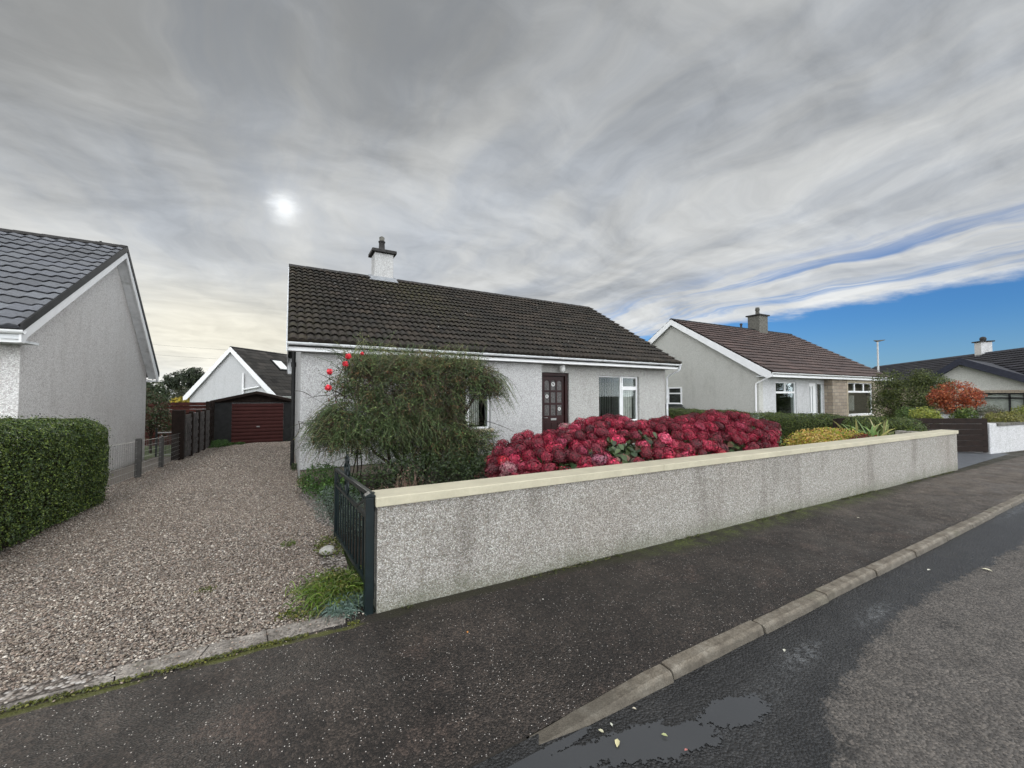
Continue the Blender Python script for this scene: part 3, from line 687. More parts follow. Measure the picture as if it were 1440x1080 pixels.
mb = MB(); mb.tube([(2.6, 13.2, 6.565), (2.6, 13.2, 6.70), (2.6, 13.2, 6.74)], [.075, .085, .03], 12); mb.build('chimney_cowl', M['pot_grey'], ch)
MB().prism([(12.77, 5.17), (12.87, 5.22), (12.87, 5.32), (12.855, 5.32), (12.84, 5.23), (12.77, 5.19)], 'x', 2.22, 3.0).prism([(12.8, 5.17), (12.8, 5.20), (13.2, 5.44), (13.2, 5.40)], 'x', 2.18, 2.318).prism([(12.8, 5.17), (12.8, 5.20), (13.2, 5.44), (13.2, 5.40)], 'x', 2.902, 3.04).build('flashing', M['lead'], ch)
# front window behind the bush
w1, hl = window(hs, 2.35, 4.46, .72, 2.08, 9.03, [(0, .72, 0, 1), (.72, 1, 0, 1)], M['white_upvc'], .07, (.06, .14, .08, M['timber_cream']))
mb = MB()
for k in range(9): mb.box(4.02+k*.028, 4.04+k*.028, 9.25+.02*(k % 2), 9.262+.02*(k % 2), .8, 2.0)
mb.build('curtain', M['curtain'], w1); mb = MB()
for k in range(8): mb.box(2.42+k*.028, 2.44+k*.028, 9.25+.02*(k % 2), 9.262+.02*(k % 2), .8, 2.0)
mb.build('curtain', M['curtain'], w1)
# right window with vertical blinds
w2, hl = window(hs, 8.24, 9.97, .72, 2.16, 9.24, [(0, .585, 0, 1), (.585, 1, 0, .735), (.585, 1, .735, 1)], M['white_upvc'], .07, (.05, .12, .07, M['timber_cream']), .055)
mb = MB()
for h in hl[1:]:
    q = [(h[0]-.03, h[1]+.03, h[2]-.03, h[3]+.03)]; wall_holes(mb, h[0]-.028, h[1]+.028, h[2]-.028, h[3]+.028, 9.222, 9.239, [(h[0]+.014, h[1]-.014, h[2]+.014, h[3]-.014)])
mb.build('opening_light', M['white_upvc'], w2, bevel=.003)
mb = MB()
for k in range(13):
    x = 8.31+k*.073; q_ = random.uniform(-.006, .006); mb.hexa([(x+(dx), 9.325+dy_, zz_) for zz_ in (.8, 2.1) for dx, dy_ in ((0, q_), (.022, .036), (.024, .035), (.002, q_-.001))])
mb.build('vertical_blind', M['blind'], w2)
mb = MB()
for k in range(12): mb.box(9.30+k*.05, 9.345+k*.05, 9.40+.012*(k % 2), 9.41+.012*(k % 2), .8, 1.75)
mb.build('curtain', M['curtain'], w2)
# dark rooms behind the glass (inner walls)
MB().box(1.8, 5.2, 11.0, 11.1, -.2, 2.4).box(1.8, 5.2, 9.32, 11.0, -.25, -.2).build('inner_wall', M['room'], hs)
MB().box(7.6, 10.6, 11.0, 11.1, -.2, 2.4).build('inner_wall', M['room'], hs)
# front door
d0, d1, dz0, dz1 = 6.235, 6.985, gz+.2, 2.09
mb = MB(); wall_holes(mb, 6.103, 7.097, gz+.162, 2.197, 9.20, 9.29, [(d0-.012, d1+.012, gz+.19, dz1+.012)]); mb.build('door_frame', M['dark_red_wood'], hs, bevel=.005)
mb = MB(); pans = []; wd = (d1-d0-.16)/3
for rw, (za, zb) in enumerate(((.98, 1.28), (1.34, 1.64), (1.70, 1.98))):
    for c_ in range(3):
        xa = d0+.06+c_*(wd+.02); pans.append((xa+.012, xa+wd-.012, za, zb))
wall_holes(mb, d0, d1, dz0, dz1, 9.245, 9.285, pans)
for rw, (za, zb) in enumerate(((.55, .80), (.1, .48))):
    for c_ in range(3):
        xa = d0+.06+c_*(wd+.02); mb.prism([(xa+.012, 0), (xa+wd-.012, 0)] and [(xa+.015, za), (xa+wd-.015, za), (xa+wd-.015, zb-.03), (xa+wd*.5, zb), (xa+.015, zb-.03)], 'y', 9.232, 9.2449)
for (xa, xb, za, zb) in pans[6:]:   # arched heads of the top row
    for s_ in (0, 1):
        xc = xa if s_ == 0 else xb; sg = 1 if s_ == 0 else -1
        mb.prism([(xc, zb), (xc, zb-.07), (xc+sg*.02, zb-.03), (xc+sg*.06, zb-.004), (xc+sg*.08, zb)][::sg], 'y', 9.2465, 9.262)
door = mb.build('door', M['dark_red_wood'], hs, bevel=.004)
for (xa, xb, za, zb) in pans: MB().box(xa, xb, 9.262, 9.268, za, zb).build('pane', M['door_glass'], door)
mb = MB()
for i, rr_ in ((3, .05), (7, .06), (2, .05)):
    if rr_:
        mb = MB()
        xa, xb, za, zb = pans[i]; cx_, cz_ = (xa+xb)/2, (za+zb)/2+.03; mb.ring((cx_, 9.259, cz_), rr_, .014); mb.ring((cx_+.012, 9.259, cz_-.012), rr_*.55, .01, n=12); mb.build('door_ornament', M['opal'], door)
MB().box(d0+.28, d1-.28, 9.236, 9.2448, .84, .9).build('letterbox', M['steel'], door, bevel=.003)
mb = MB(); mb.tube([(d0+.04, 9.24, .92), (d0+.04, 9.19, .92), (d0+.13, 9.19, .92)], .011, 8); mb.build('handle', M['steel'], door)
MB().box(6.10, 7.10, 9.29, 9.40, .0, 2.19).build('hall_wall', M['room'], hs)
MB().box(5.95, 7.25, 8.5, 9.148, gz-.1, gz+.12).build('step', M['concrete'], hs, bevel=.01)
mb = MB(); mb.tube([(6.75, 9.0, 2.43), (6.75, 9.0, 2.40)], .05, 14); lf_ = mb.build('porch_light', M['white_upvc'], hs)
mb = MB(); mb.tube([(6.75, 9.0, 2.40), (6.75, 9.0, 2.37), (6.75, 9.0, 2.27), (6.75, 9.0, 2.22), (6.75, 9.0, 2.195)], [.06, .082, .082, .06, .015], 16); mb.build('lamp_shade', M['opal'], lf_)
mb = MB(); mb.cyl((10.2, 9.14), .012, .012, 2.2, 2.32, 6); mb.build('vent', M['harl_front'], hs)

# ------------------------------------------------------------------ left neighbour
lh = thing('bungalow', (-3.83, 9.6, ground(9.6)), 'left neighbour bungalow with blue-grey pantiles and a blank pebbledashed gable', 'house')
lb = -1.0
gx = -3.83; prof = [(9.6, lb), (16.25, lb), (16.25, 2.28), (13.4, 5.07), (9.6, 2.76)]
MB().prism(prof, 'x', gx-.3, gx).build('gable_wall', M['harl_left'], lh)
mb = MB(); wall_holes(mb, -14, gx-.302, lb, 2.5, 9.6, 9.9, [(-7.6, -5.6, .6, 1.95)]); mb.build('wall', M['harl_left'], lh)
MB().box(-14, gx-.302, 15.95, 16.25, lb, 2.2).prism(prof, 'x', -14.3, -14.002).build('wall', M['harl_left'], lh)
e, r, re = (9.02, 2.60), (13.4, 5.26), (16.5, 2.20)
cols = [(.105,.111,.128), (.12,.127,.142), (.095,.10,.113), (.112,.117,.13)]
r1_ = roof_plane('roof', -14.5, gx+.22, e, r, M['tile_slate'], lh, .25, .028, .30, .045, 'pan', cols, .1, 10)
roof_plane('roof', -14.5, gx+.22, re, r, M['tile_slate'], lh, .30, .035, .345, .028, 'pan', cols, .1, 4)
mb = MB(); roof_core(mb, -14.45, gx+.20, e, r, re); mb.build('roof_deck', M['black_trim'], r1_)
mb = MB(); ridge_caps(mb, -14.5, gx+.24, 13.4, 5.29, .13); mb.build('ridge', M['clay'], r1_)
# verge: dark dry-verge strip over white barge board
vx = gx+.222
MB().prism([(9.0, 2.53), (9.0, 2.66), (13.4, 5.33), (16.52, 2.28), (16.52, 2.14), (13.4, 5.18)], 'x', vx, vx+.03).build('verge_cap', M['black_trim'], lh)
MB().prism([(9.1, 2.36), (9.02, 2.37), (9.02, 2.527), (13.4, 5.177), (16.5, 2.137), (16.5, 1.98), (16.36, 1.98), (13.4, 5.02), (9.2, 2.47)], 'x', vx-.01, vx+.016).build('bargeboard', M['white_upvc'], lh)
MB().prism([(9.05, 2.5), (13.4, 5.14), (13.4, 5.08), (9.05, 2.42)], 'x', gx+.001, vx-.011).prism([(13.402, 5.14), (16.45, 2.14), (16.45, 2.06), (13.402, 5.08)], 'x', gx+.001, vx-.011).build('verge_soffit', M['white_gutter'], lh)
MB().box(-14.5, vx-.012, 9.08, 9.11, 2.37, 2.56).build('fascia', M['white_upvc'], lh)
MB().box(-14.5, vx-.012, 9.112, 9.598, 2.38, 2.42).build('soffit', M['white_gutter'], lh)
MB().box(-14.5, vx-.012, 16.252, 16.48, 1.97, 2.02).build('soffit', M['white_gutter'], lh)
gutter(lh, -14.5, vx+.05, 9.02, 2.555, M['white_upvc'], .06)
window(lh, -7.6, -5.6, .6, 1.95, 9.68, [(0, .6, 0, 1), (.6, 1, 0, 1)], M['white_upvc'], .07, (.05, .1, .06, M['timber_cream']))
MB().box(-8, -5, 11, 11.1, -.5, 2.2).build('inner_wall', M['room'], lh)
MB().box(gx+.001, gx+.012, 15.6, 15.74, -.32, -.16).build('vent', M['pot_grey'], lh)
# ------------------------------------------------------------------ right neighbour (local frame: x along the eaves, y back)
rh = thing('bungalow', (18.1, 9.26, 0), 'right neighbour bungalow with red-brown roof, white door and stone-faced bay', 'house', rz=R(-2), world=False)
g0 = -.6
MB().prism([(.645, g0), (10.0, g0), (10.0, 2.72), (5.22, 5.58), (.645, 2.80)], 'x', .2, .5).build('gable_wall', M['harl_right'], rh)
MB().prism([(.645, g0), (10.0, g0), (10.0, 2.72), (5.22, 5.58), (.645, 2.80)], 'x', 11.2, 11.5).build('gable_wall', M['harl_right'], rh)
mb = MB(); wall_holes(mb, .502, 5.80, g0, 2.50, .645, .9, [(1.50, 3.22, .55, 2.18), (4.38, 5.10, g0, 2.16), (5.12, 5.72, g0, 2.16)]); mb.build('wall', M['harl_white'], rh)
mb = MB(); wall_holes(mb, 5.802, 11.5, g0, 2.50, .28, .60, [(7.35, 10.25, .52, 2.22)]); mb.box(5.802, 6.1, .602, .9, g0, 2.5).build('stone_bay', M['stone_tan'], rh)
MB().box(.5, 11.2, 9.7, 10.0, g0, 2.6).build('rear_wall', M['harl_right'], rh)
mb = MB(); wall_holes(mb, 7.25, 10.35, .40, 2.34, .262, .2795, [(7.35, 10.25, .52, 2.22)]); mb.build('window_surround', M['timber_cream'], rh)
e, r, re = (.0, 2.56), (5.22, 5.72), (10.44, 2.56)
cols = [(.068,.042,.036), (.080,.050,.042), (.060,.038,.033)]
ro = roof_plane('roof', 0, 11.8, e, r, M['tile_rbrown'], rh, .30, .014, .36, .065, 'flat', cols, .12, 6)
roof_plane('roof', 0, 11.8, re, r, M['tile_rbrown'], rh, .30, .012, .36, .035, 'flat', cols, .12, 4)
mb = MB(); roof_core(mb, .01, 11.79, e, r, re); mb.build('roof_deck', M['black_trim'], ro)
mb = MB(); ridge_caps(mb, 0, 11.8, 5.22, 5.75, .12); mb.build('ridge', M['tile_rbrown'], ro)
MB().prism([(.15, 2.30), (0, 2.34), (0, 2.56), (5.22, 5.715), (10.44, 2.56), (10.44, 2.34), (10.2, 2.3), (5.22, 5.42), (.5, 2.47)], 'x', -.03, -.002).build('bargeboard', M['white_upvc'], rh)
MB().prism([(.02, 2.44), (5.22, 5.60), (10.4, 2.44), (10.4, 2.38), (5.22, 5.53), (.02, 2.38)], 'x', .001, .199).build('verge_soffit', M['white_gutter'], rh)
MB().box(0, 11.8, .05, .08, 2.36, 2.56).build('fascia', M['white_upvc'], rh)
MB().box(.01, 11.79, .082, .643, 2.38, 2.42).build('soffit', M['white_gutter'], rh)
gutter(rh, -.02, 11.85, -.01, 2.54, M['white_upvc'])
mb = MB(); mb.tube([(.06, -.01, 2.5), (.06, 0, 2.42), (.10, .5, 2.18), (.13, .72, 2.08), (.13, .75, 1.95), (.13, .75, g0)], .036, 8); mb.build('downpipe', M['white_upvc'], rh)
c_ = MB().box(7.55, 8.45, 4.85, 5.6, 5.1, 6.62).build('chimney', M['stone_blk'] if False else M['pot_grey'], ro, bevel=.01)
MB().box(7.46, 8.54, 4.76, 5.69, 6.622, 6.70).build('chimney_cap', M['clay'], c_, bevel=.01)
mb = MB(); mb.tube([(7.95, 5.2, 6.7), (7.95, 5.2, 7.0), (7.95, 5.2, 7.02), (7.95, 5.2, 7.2)], [.12, .11, .14, .11], 10); mb.build('chimney_pot', M['pot_grey'], c_)
mb = MB(); mb.tube([(6.3, 5.25, 5.7), (6.3, 5.25, 5.98)], [.06, .06], 8).tube([(6.3, 5.25, 5.96), (6.3, 5.25, 6.04)], [.09, .07], 8); mb.build('roof_vent', M['clay'], ro)
window(rh, 1.50, 3.22, .55, 2.18, .70, [(0, .5, .70, 1), (.5, 1, .70, 1), (0, 1, 0, .70)], M['white_upvc'], .06, (.04, .1, .05, M['white_upvc']), .06)
wv, hl = window(rh, 7.35, 10.25, .52, 2.22, .36, [(0, .33, .72, 1), (.33, .68, .72, 1), (.68, 1, .72, 1), (0, 1, 0, .72)], M['white_upvc'], .06, (.04, .1, .05, M['white_upvc']), .06)
mb = MB()
for k in range(10): mb.box(8.9+k*.06, 8.95+k*.06, .85+.02*(k % 2), .86+.02*(k % 2), .7, 1.55)
mb.build('curtain', M['curtain'], wv)
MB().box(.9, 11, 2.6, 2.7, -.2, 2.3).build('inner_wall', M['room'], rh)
mb = MB(); wall_holes(mb, 4.38, 5.10, g0+.35, 2.16, .70, .76, [(4.52, 4.62, .7, 2.0), (4.74, 4.84, .7, 2.0)]); mb.box(4.5, 4.9, .69, .6995, .42, .50)
dr = mb.build('door', M['white_upvc'], rh, bevel=.004); MB().box(4.5, 4.64, .72, .73, .68, 2.02).box(4.72, 4.86, .72, .73, .68, 2.02).build('pane', M['glass'], dr)
window(rh, 5.12, 5.72, g0+.35, 2.16, .70, [(0, 1, .35, 1), (0, 1, 0, .35)], M['white_upvc'], .06)
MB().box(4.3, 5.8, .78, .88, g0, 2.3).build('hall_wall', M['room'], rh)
# side window on the gable
sw = MB(); 
def yz_frame(mb, x0, x1, y0, y1, z0, z1, t, mids):
    mb.box(x0, x1, y0, y0+t, z0, z1).box(x0, x1, y1-t, y1, z0, z1).box(x0, x1, y0+t, y1-t, z0, z0+t).box(x0, x1, y0+t, y1-t, z1-t, z1)
    for m_ in mids: mb.box(x0, x1, y0+t, y1-t, m_-t/2, m_+t/2)
yz_frame(sw, .155, .1985, 4.72, 5.62, 1.08, 2.0, .07, [1.66]); sw = sw.build('window', M['white_upvc'], rh)
MB().box(.175, .185, 4.79, 5.55, 1.15, 1.93).build('pane', M['glass'], sw)
MB().box(.188, .197, 4.78, 5.56, 1.14, 1.94).build('blind', M['room'], sw)
MB().box(.06, .198, 4.68, 5.66, 1.02, 1.078).build('sill', M['white_upvc'], sw)

# ------------------------------------------------------------------ white house behind the garage (local frame: x along the ridge)
bh = thing('house', (-3.46, 34, -.8), 'white gabled house with a roof window behind the garage', 'house', rz=R(51), world=False)
z0 = 0
MB().prism([(-3.45, z0-.3), (3.45, z0-.3), (3.45, 2.35), (0, 5.62), (-3.45, 2.35)], 'x', 0, .3).build('gable_wall', M['harl_white'], bh)
MB().box(.302, 10, -3.45, -3.15, -.3, 2.3).box(.302, 10, 3.15, 3.45, -.3, 2.3).prism([(-3.45, -.3), (3.45, -.3), (3.45, 2.35), (0, 5.62), (-3.45, 2.35)], 'x', 10.002, 10.3).build('wall', M['harl_white'], bh)
cols = [(.055,.05,.045), (.07,.062,.055), (.045,.04,.036)]
e, r, re = (-3.75, 2.25), (0, 5.75), (3.75, 2.25)
rb = roof_plane('roof', -.15, 10.5, e, r, M['tile_dark'], bh, .32, .02, .36, .03, 'roll', cols, .2, 4)
roof_plane('roof', -.15, 10.5, re, r, M['tile_dark'], bh, .32, .02, .36, .03, 'roll', cols, .2, 4)
mb = MB(); roof_core(mb, -.14, 10.4, e, r, re); mb.build('roof_deck', M['white_gutter'], rb)
mb = MB(); ridge_caps(mb, -.15, 10.5, 0, 5.78, .12); mb.build('ridge', M['clay'], rb)
MB().prism([(-3.8, 2.0), (-3.8, 2.26), (0, 5.76), (3.8, 2.26), (3.8, 2.0), (3.5, 2.05), (0, 5.42), (-3.5, 2.05)], 'x', -.2, -.155).build('bargeboard', M['white_upvc'], bh)
gutter(bh, -.1, 10.4, -3.8, 2.28, M['white_upvc'], .06); MB().box(-.1, 10.4, -3.72, -3.69, 2.05, 2.24).build('fascia', M['white_upvc'], bh)
mb = MB(); mb.tube([(-.1, -1.0, 3.9), (-.1, -1.0, 2.0)], .07, 6).tube([(-.1, -1.0, 2.75), (-.1, -2.3, 2.95)], .06, 6); mb.build('flue_pipe', M['white_upvc'], bh)
L_ = math.hypot(3.75, 3.5); dy, dz = 3.75/L_, 3.5/L_
def on_slope(x, t, o): return (x, -3.75+dy*t*L_-dz*o, 2.25+dz*t*L_+dy*o)
sk = MB(); sk.hexa([on_slope(2.55, .56, .03), on_slope(3.65, .56, .03), on_slope(3.65, .80, .03), on_slope(2.55, .80, .03), on_slope(2.55, .56, .12), on_slope(3.65, .56, .12), on_slope(3.65, .80, .12), on_slope(2.55, .80, .12)])
sk = sk.build('roof_window', M['black_trim'], rb)
MB().hexa([on_slope(2.65, .585, .121), on_slope(3.55, .585, .121), on_slope(3.55, .775, .121), on_slope(2.65, .775, .121), on_slope(2.65, .585, .128), on_slope(3.55, .585, .128), on_slope(3.55, .775, .128), on_slope(2.65, .775, .128)]).build('pane', M['opal'], sk)

# ------------------------------------------------------------------ garage
gg = ground(22)-.0
ga = thing('garage', (-1.2, 21.95, gg), 'small dark garage with a red ribbed up-and-over door at the end of the drive', 'garage')
MB().box(-2.85, -2.23, 21.98, 22.1, gg-.1, 1.22).box(-.16, .25, 21.98, 22.1, gg-.1, 1.22).box(-2.85, -2.73, 22.101, 27, gg-.1, 1.22).box(.13, .25, 22.101, 27, gg-.1, 1.22).build('wall', M['black_trim'], ga)
MB().prism([(-2.85, 1.222), (.25, 1.222), (.25, 1.28), (-1.25, 1.66), (-2.85, 1.28)], 'y', 21.98, 22.1).build('gable_panel', M['dark_fence'], ga)
mb = MB(); mb.prism([(-2.98, 1.25), (-1.25, 1.665), (.38, 1.25), (.38, 1.31), (-1.25, 1.745), (-2.98, 1.31)], 'y', 21.80, 27.1); mb.build('roof', M['clay'], ga)
MB().prism([(-2.99, 1.20), (-1.25, 1.62), (.39, 1.20), (.39, 1.315), (-1.25, 1.75), (-2.99, 1.315)], 'y', 21.77, 21.798).build('bargeboard', M['dark_fence'], ga)
mb = MB(); n = 11; zb, zt = gg+.02, 1.18
for k in range(n):
    a_ = zb+(zt-zb)*k/n; b_ = zb+(zt-zb)*(k+1)/n
    mb.prism([(21.99, a_), (21.955, a_+.015), (21.945, (a_+b_)/2), (21.955, b_-.015), (21.99, b_)], 'x', -2.21, -.18)
gd = mb.build('garage_door', M['red_garage'], ga)
MB().box(-2.232, -2.212, 21.94, 21.979, gg, 1.22).box(-.178, -.158, 21.94, 21.979, gg, 1.22).box(-2.232, -.158, 21.94, 21.979, 1.183, 1.221).build('door_frame', M['black_trim'], ga)
MB().box(-1.25, -1.13, 21.925, 21.944, gg+.75, gg+.80).build('handle', M['steel'], gd)

# ------------------------------------------------------------------ far corner house on the right
fh = thing('bungalow', (50, 7, 0), 'far corner bungalow with long dark roof and a projecting stone gable', 'house')
R0, R1 = np.array([66., 21.1]), np.array([42., -.1]); dd = (R1-R0)/np.linalg.norm(R1-R0); nn = np.array([-.66, .75])
rz_ = math.atan2(dd[1], dd[0]); Lr = float(np.linalg.norm(R1-R0))
fh.location = (R0[0], R0[1], 0); fh.rotation_euler = (0, 0, rz_); OFF[fh.name] = Vector((0, 0, 0))
# local: x along ridge toward the right of the picture, front is -y
cols = [(.030,.031,.042), (.038,.038,.05), (.026,.027,.036)]
e, r, re = (-4.6, 2.55), (0, 5.22), (4.6, 2.55)
fr_ = roof_plane('roof', 0, Lr, e, r, M['tile_dark'], fh, .34, .02, .42, .09, 'flat', cols, .15, 4)
roof_plane('roof', 0, Lr, re, r, M['tile_dark'], fh, .34, .02, .42, .09, 'flat', cols, .15, 4)
mb = MB(); roof_core(mb, .01, Lr-.01, e, r, re, .1); mb.build('roof_deck', M['navy_trim'], fr_)
mb = MB(); ridge_caps(mb, 0, Lr, 0, 5.26, .13, .6); mb.build('ridge', M['navy_trim'], fr_)
mb = MB(); wall_holes(mb, .3, Lr-.3, -.5, 2.45, -4.1, -3.8, [(6, 7.6, .7, 2.0)]); mb.box(.3, Lr-.3, 3.8, 4.1, -.5, 2.45); mb.build('wall', M['brick_buff'], fh)
window(fh, 6, 7.6, .7, 2.0, -4.02, [(0, .5, 0, 1), (.5, 1, 0, 1)], M['black_trim'], .06)
MB().prism([(-4.1, 2.45), (0, 5.0), (4.1, 2.45)], 'x', .3, .5).prism([(-4.1, -.5), (4.1, -.5), (4.1, 2.449), (-4.1, 2.449)], 'x', .301, .5).build('gable_wall', M['harl_right'], fh)
chx = 17.6
cf = MB().box(chx-.62, chx+.12, -.37, .37, 4.7, 6.2).build('chimney', M['harl_white'], fr_, bevel=.01)
MB().box(chx-.74, chx+.24, -.49, .49, 6.202, 6.3).build('chimney_cap', M['clay'], cf, bevel=.01)
mb = MB(); mb.tube([(chx-.25, 0, 6.3), (chx-.25, 0, 6.38), (chx-.25, 0, 6.52), (chx-.25, 0, 6.66), (chx-.25, 0, 6.7)], [.12, .19, .22, .15, .03], 10); mb.build('chimney_pot', M['clay'], cf)
# its projecting wing: gable faces the camera
wgo = fh; INV = (Matrix.Translation(fh.location) @ Matrix.Rotation(rz_, 4, 'Z')).inverted()
X0 = 41.0
gp = [(4.6, -.5), (10.6, -.5), (10.6, 2.35), (8.45, 3.92), (4.6, 1.95)]
mb = MB(); mb.prism([(4.9, 1.9), (9.9, 1.9), (9.9, 2.6), (8.45, 3.75), (4.9, 2.1)], 'x', X0+.05, X0+.35).build('gable_wall', M['harl_right'], wgo)
mb = MB()
# lower stone walling with window openings (built in the y-z plane)
ysg = [4.2, 6.0, 7.9, 8.6, 9.4, 9.9]
for a_, b_, zz in ((4.2, 5.75, [( -.5, 1.9)]), (5.75, 7.9, [(-.5, .4), (1.72, 1.9)]), (7.9, 8.45, [(-.5, 1.9)]), (8.45, 9.35, [(-.5, -.1), (.75, 1.9)]), (9.35, 9.9, [(-.5, 1.9)])):
    for c0, c1 in zz: mb.box(X0, X0+.3, a_+.0005, b_-.0005, c0, c1-.001)
mb.build('wall', M['brick_buff'], wgo)
mb = MB(); yz_frame(mb, X0+.04, X0+.10, 5.75, 7.9, .4, 1.72, .09, [1.38]); mb.box(X0+.04, X0+.10, 6.35, 6.45, .49, 1.63); wf = mb.build('window', M['black_trim'], wgo)
MB().box(X0+.06, X0+.07, 5.84, 7.81, .49, 1.63).build('pane', M['glass'], wf); MB().box(X0+.25, X0+.27, 5.6, 8.0, .3, 1.8).build('curtain', M['curtain'], wf)
mb = MB(); yz_frame(mb, X0+.04, X0+.10, 8.45, 9.35, -.1, .75, .09, []); wf = mb.build('window', M['black_trim'], wgo); MB().box(X0+.06, X0+.07, 8.5, 9.3, -.05, .7).build('pane', M['glass'], wf); MB().box(X0+.25, X0+.27, 8.4, 9.4, -.2, .8).build('curtain', M['curtain'], wf)
def wing_slab(mb, pts, xa, xb): mb.prism(pts, 'x', xa, xb)
mb = MB(); wing_slab(mb, [(10.35, 2.28), (8.45, 3.88), (3.4, 1.45), (3.4, 1.66), (8.45, 4.13), (10.5, 2.42)], X0-.5, X0+9)
for o in (mb.build('roof', M['tile_dark'], wgo),):
    if True:
        a = o.data.color_attributes.new('Col', 'FLOAT_COLOR', 'POINT'); a.data.foreach_set('color', [.03, .031, .042, 1]*len(o.data.vertices))
MB().prism([(10.37, 2.12), (8.45, 3.68), (3.42, 1.25), (3.42, 1.70), (8.45, 4.17), (10.52, 2.46)], 'x', X0-.53, X0-.501).build('bargeboard', M['navy_trim'], wgo)
mb = MB(); mb.box(X0+.301, X0+9, 4.3, 4.5, -.5, 1.6).box(X0+.301, X0+9, 9.7, 9.9, -.5, 2.3); mb.build('side_wall', M['harl_right'], wgo); INV = None

# ------------------------------------------------------------------ the front garden wall
wa = math.atan2(2.6-2.95, 12.12-.57); WL = math.hypot(11.55, .35)
gw = thing('garden_wall', (.57, 2.95, 0), 'long low dry-dashed garden wall with cream coping beside the pavement', 'wall', rz=wa, world=False)
n = 90; mb = MB(); vs = []; 
for k in range(n+1):
    x = WL*k/n
    for (y, z) in ((0, -.15), (0, .12), (0, .4), (0, .752), (.2, .752), (.2, -.15)):
        w = .006*mnoise.noise(Vector((x*1.3, z*2, 0)))+.004*mnoise.noise(Vector((x*6, z*9, 2))) if y == 0 else 0
        vs.append((x, y+w, z))
fs = [(k*6+q, (k+1)*6+q, (k+1)*6+(q+1) % 6, k*6+(q+1) % 6) for k in range(n) for q in range(6)]+[(5, 4, 3, 2, 1, 0), tuple(n*6+q for q in range(6))]
mb.add(vs, fs); mb.build('wall', M['harl_wall'], gw)
mb = MB(); x = -.015
while x < WL+.01:
    b = min(x+2.9, WL+.03); mb.box(x, b-.0015, -.022, .235, .753, .822); x = b
mb.build('coping', M['cream'], gw, bevel=.007)
MB().box(WL-.2+.0, WL+.003, .201, .9, -.15, .752).build('return_wall', M['harl_wall'], gw)
# ------------------------------------------------------------------ white wall across the neighbour's drive
ww = thing('garden_wall', (16.15, 2.86, 0), 'whitewashed roughcast garden wall with brown stone coping right of the slatted gate', 'wall', rz=R(-7), world=False)
MB().box(0, 12, 0, .25, -.2, .72).box(0, .4, -.001, .7, -.2, .80).build('wall', M['harl_white'], ww, bevel=.02)
mb = MB(); x = .42
while x < 12: mb.box(x, x+.78, -.03, .29, .722, .80); x += .8
mb.build('coping', M['pot_grey'], ww, bevel=.01)

# ------------------------------------------------------------------ iron gate standing open, and its post
ig = thing('metal_gate', (.555, 3.07, 0), 'dark green wrought iron gate leaf swung open onto the gravel', 'gate', rz=math.atan2(1.5, -.10), world=False)
GL = 1.50; mb = MB()
mb.box(0, .045, -.02, .02, .05, .83).build('stile', M['black_iron'], ig, bevel=.003); MB().box(GL-.035, GL, -.018, .018, .05, .78).build('stile', M['black_iron'], ig, bevel=.003)
MB().hexa([(.045, -.018, .79), (GL-.035, -.018, .76), (GL-.035, .018, .76), (.045, .018, .79), (.045, -.018, .825), (GL-.035, -.018, .79), (GL-.035, .018, .79), (.045, .018, .825)]).build('rail', M['black_iron'], ig, bevel=.003)
for zz in (.60, .10): MB().box(.046, GL-.036, -.012, .012, zz, zz+.028).build('rail', M['black_iron'], ig)
nb = 11
for k in range(nb):
    x = .045+(GL-.08)*(k+1)/(nb+1); mb = MB(); mb.tube([(x, 0, .128), (x, 0, .60)], .008, 6); mb.build('bar', M['black_iron'], ig)
def flatbar(mb, a, b, w=.02, t=.008):
    a, b = Vector(a), Vector(b); d = (b-a).normalized(); u = Vector((-d.z, 0, d.x))*w/2; v = Vector((0, t/2, 0))
    mb.hexa([a-u-v, b-u-v, b-u+v, a-u+v, a+u-v, b+u-v, b+u+v, a+u+v])
mb = MB(); xm = GL*.62
flatbar(mb, (.05, 0, .64), (.05+.42, 0, .79)); flatbar(mb, (.05, .009, .79), (.05+.42, .009, .63)); mb.build('cross_brace', M['black_iron'], ig); mb = MB(); flatbar(mb, (GL-.06, 0, .64), (GL-.36, 0, .77)); flatbar(mb, (GL-.06, .009, .76), (GL-.36, .009, .63))
mb.build('cross_brace', M['black_iron'], ig)
mb = MB()
for (cx_, cz_, rr_) in ((xm, .70, .075), (xm-.05, .86, .055), (xm+.05, .86, .055), (xm-.03, .95, .03), (xm+.03, .95, .03), (xm, .79, .05)):
    pts = [(cx_+rr_*math.cos(t), 0, cz_+rr_*math.sin(t)) for t in np.linspace(0, 2*math.pi, 15)]; mb.tube(pts, .009, 6, False)
mb.tube([(xm, 0, .63), (xm, 0, 1.0)], [.01, .006], 6)
mb.build('scroll', M['black_iron'], ig)
mb = MB(); mb.box(-.03, -.001, -.012, .012, .70, .73).box(-.03, -.001, -.012, .012, .15, .18); mb.build('hinge', M['black_iron'], ig)
gp_ = thing('gate_post', (.525, 2.99, 0), 'square dark green iron gate post at the end of the garden wall', 'post')
MB().box(.49, .55, 2.96, 3.02, -.05, .82).build('shaft', M['black_iron'], gp_, bevel=.006)
MB().prism([(.483, .821), (.557, .821), (.557, .835), (.52, .855), (.483, .835)], 'y', 2.953, 3.027).build('cap', M['black_iron'], gp_, bevel=.004)

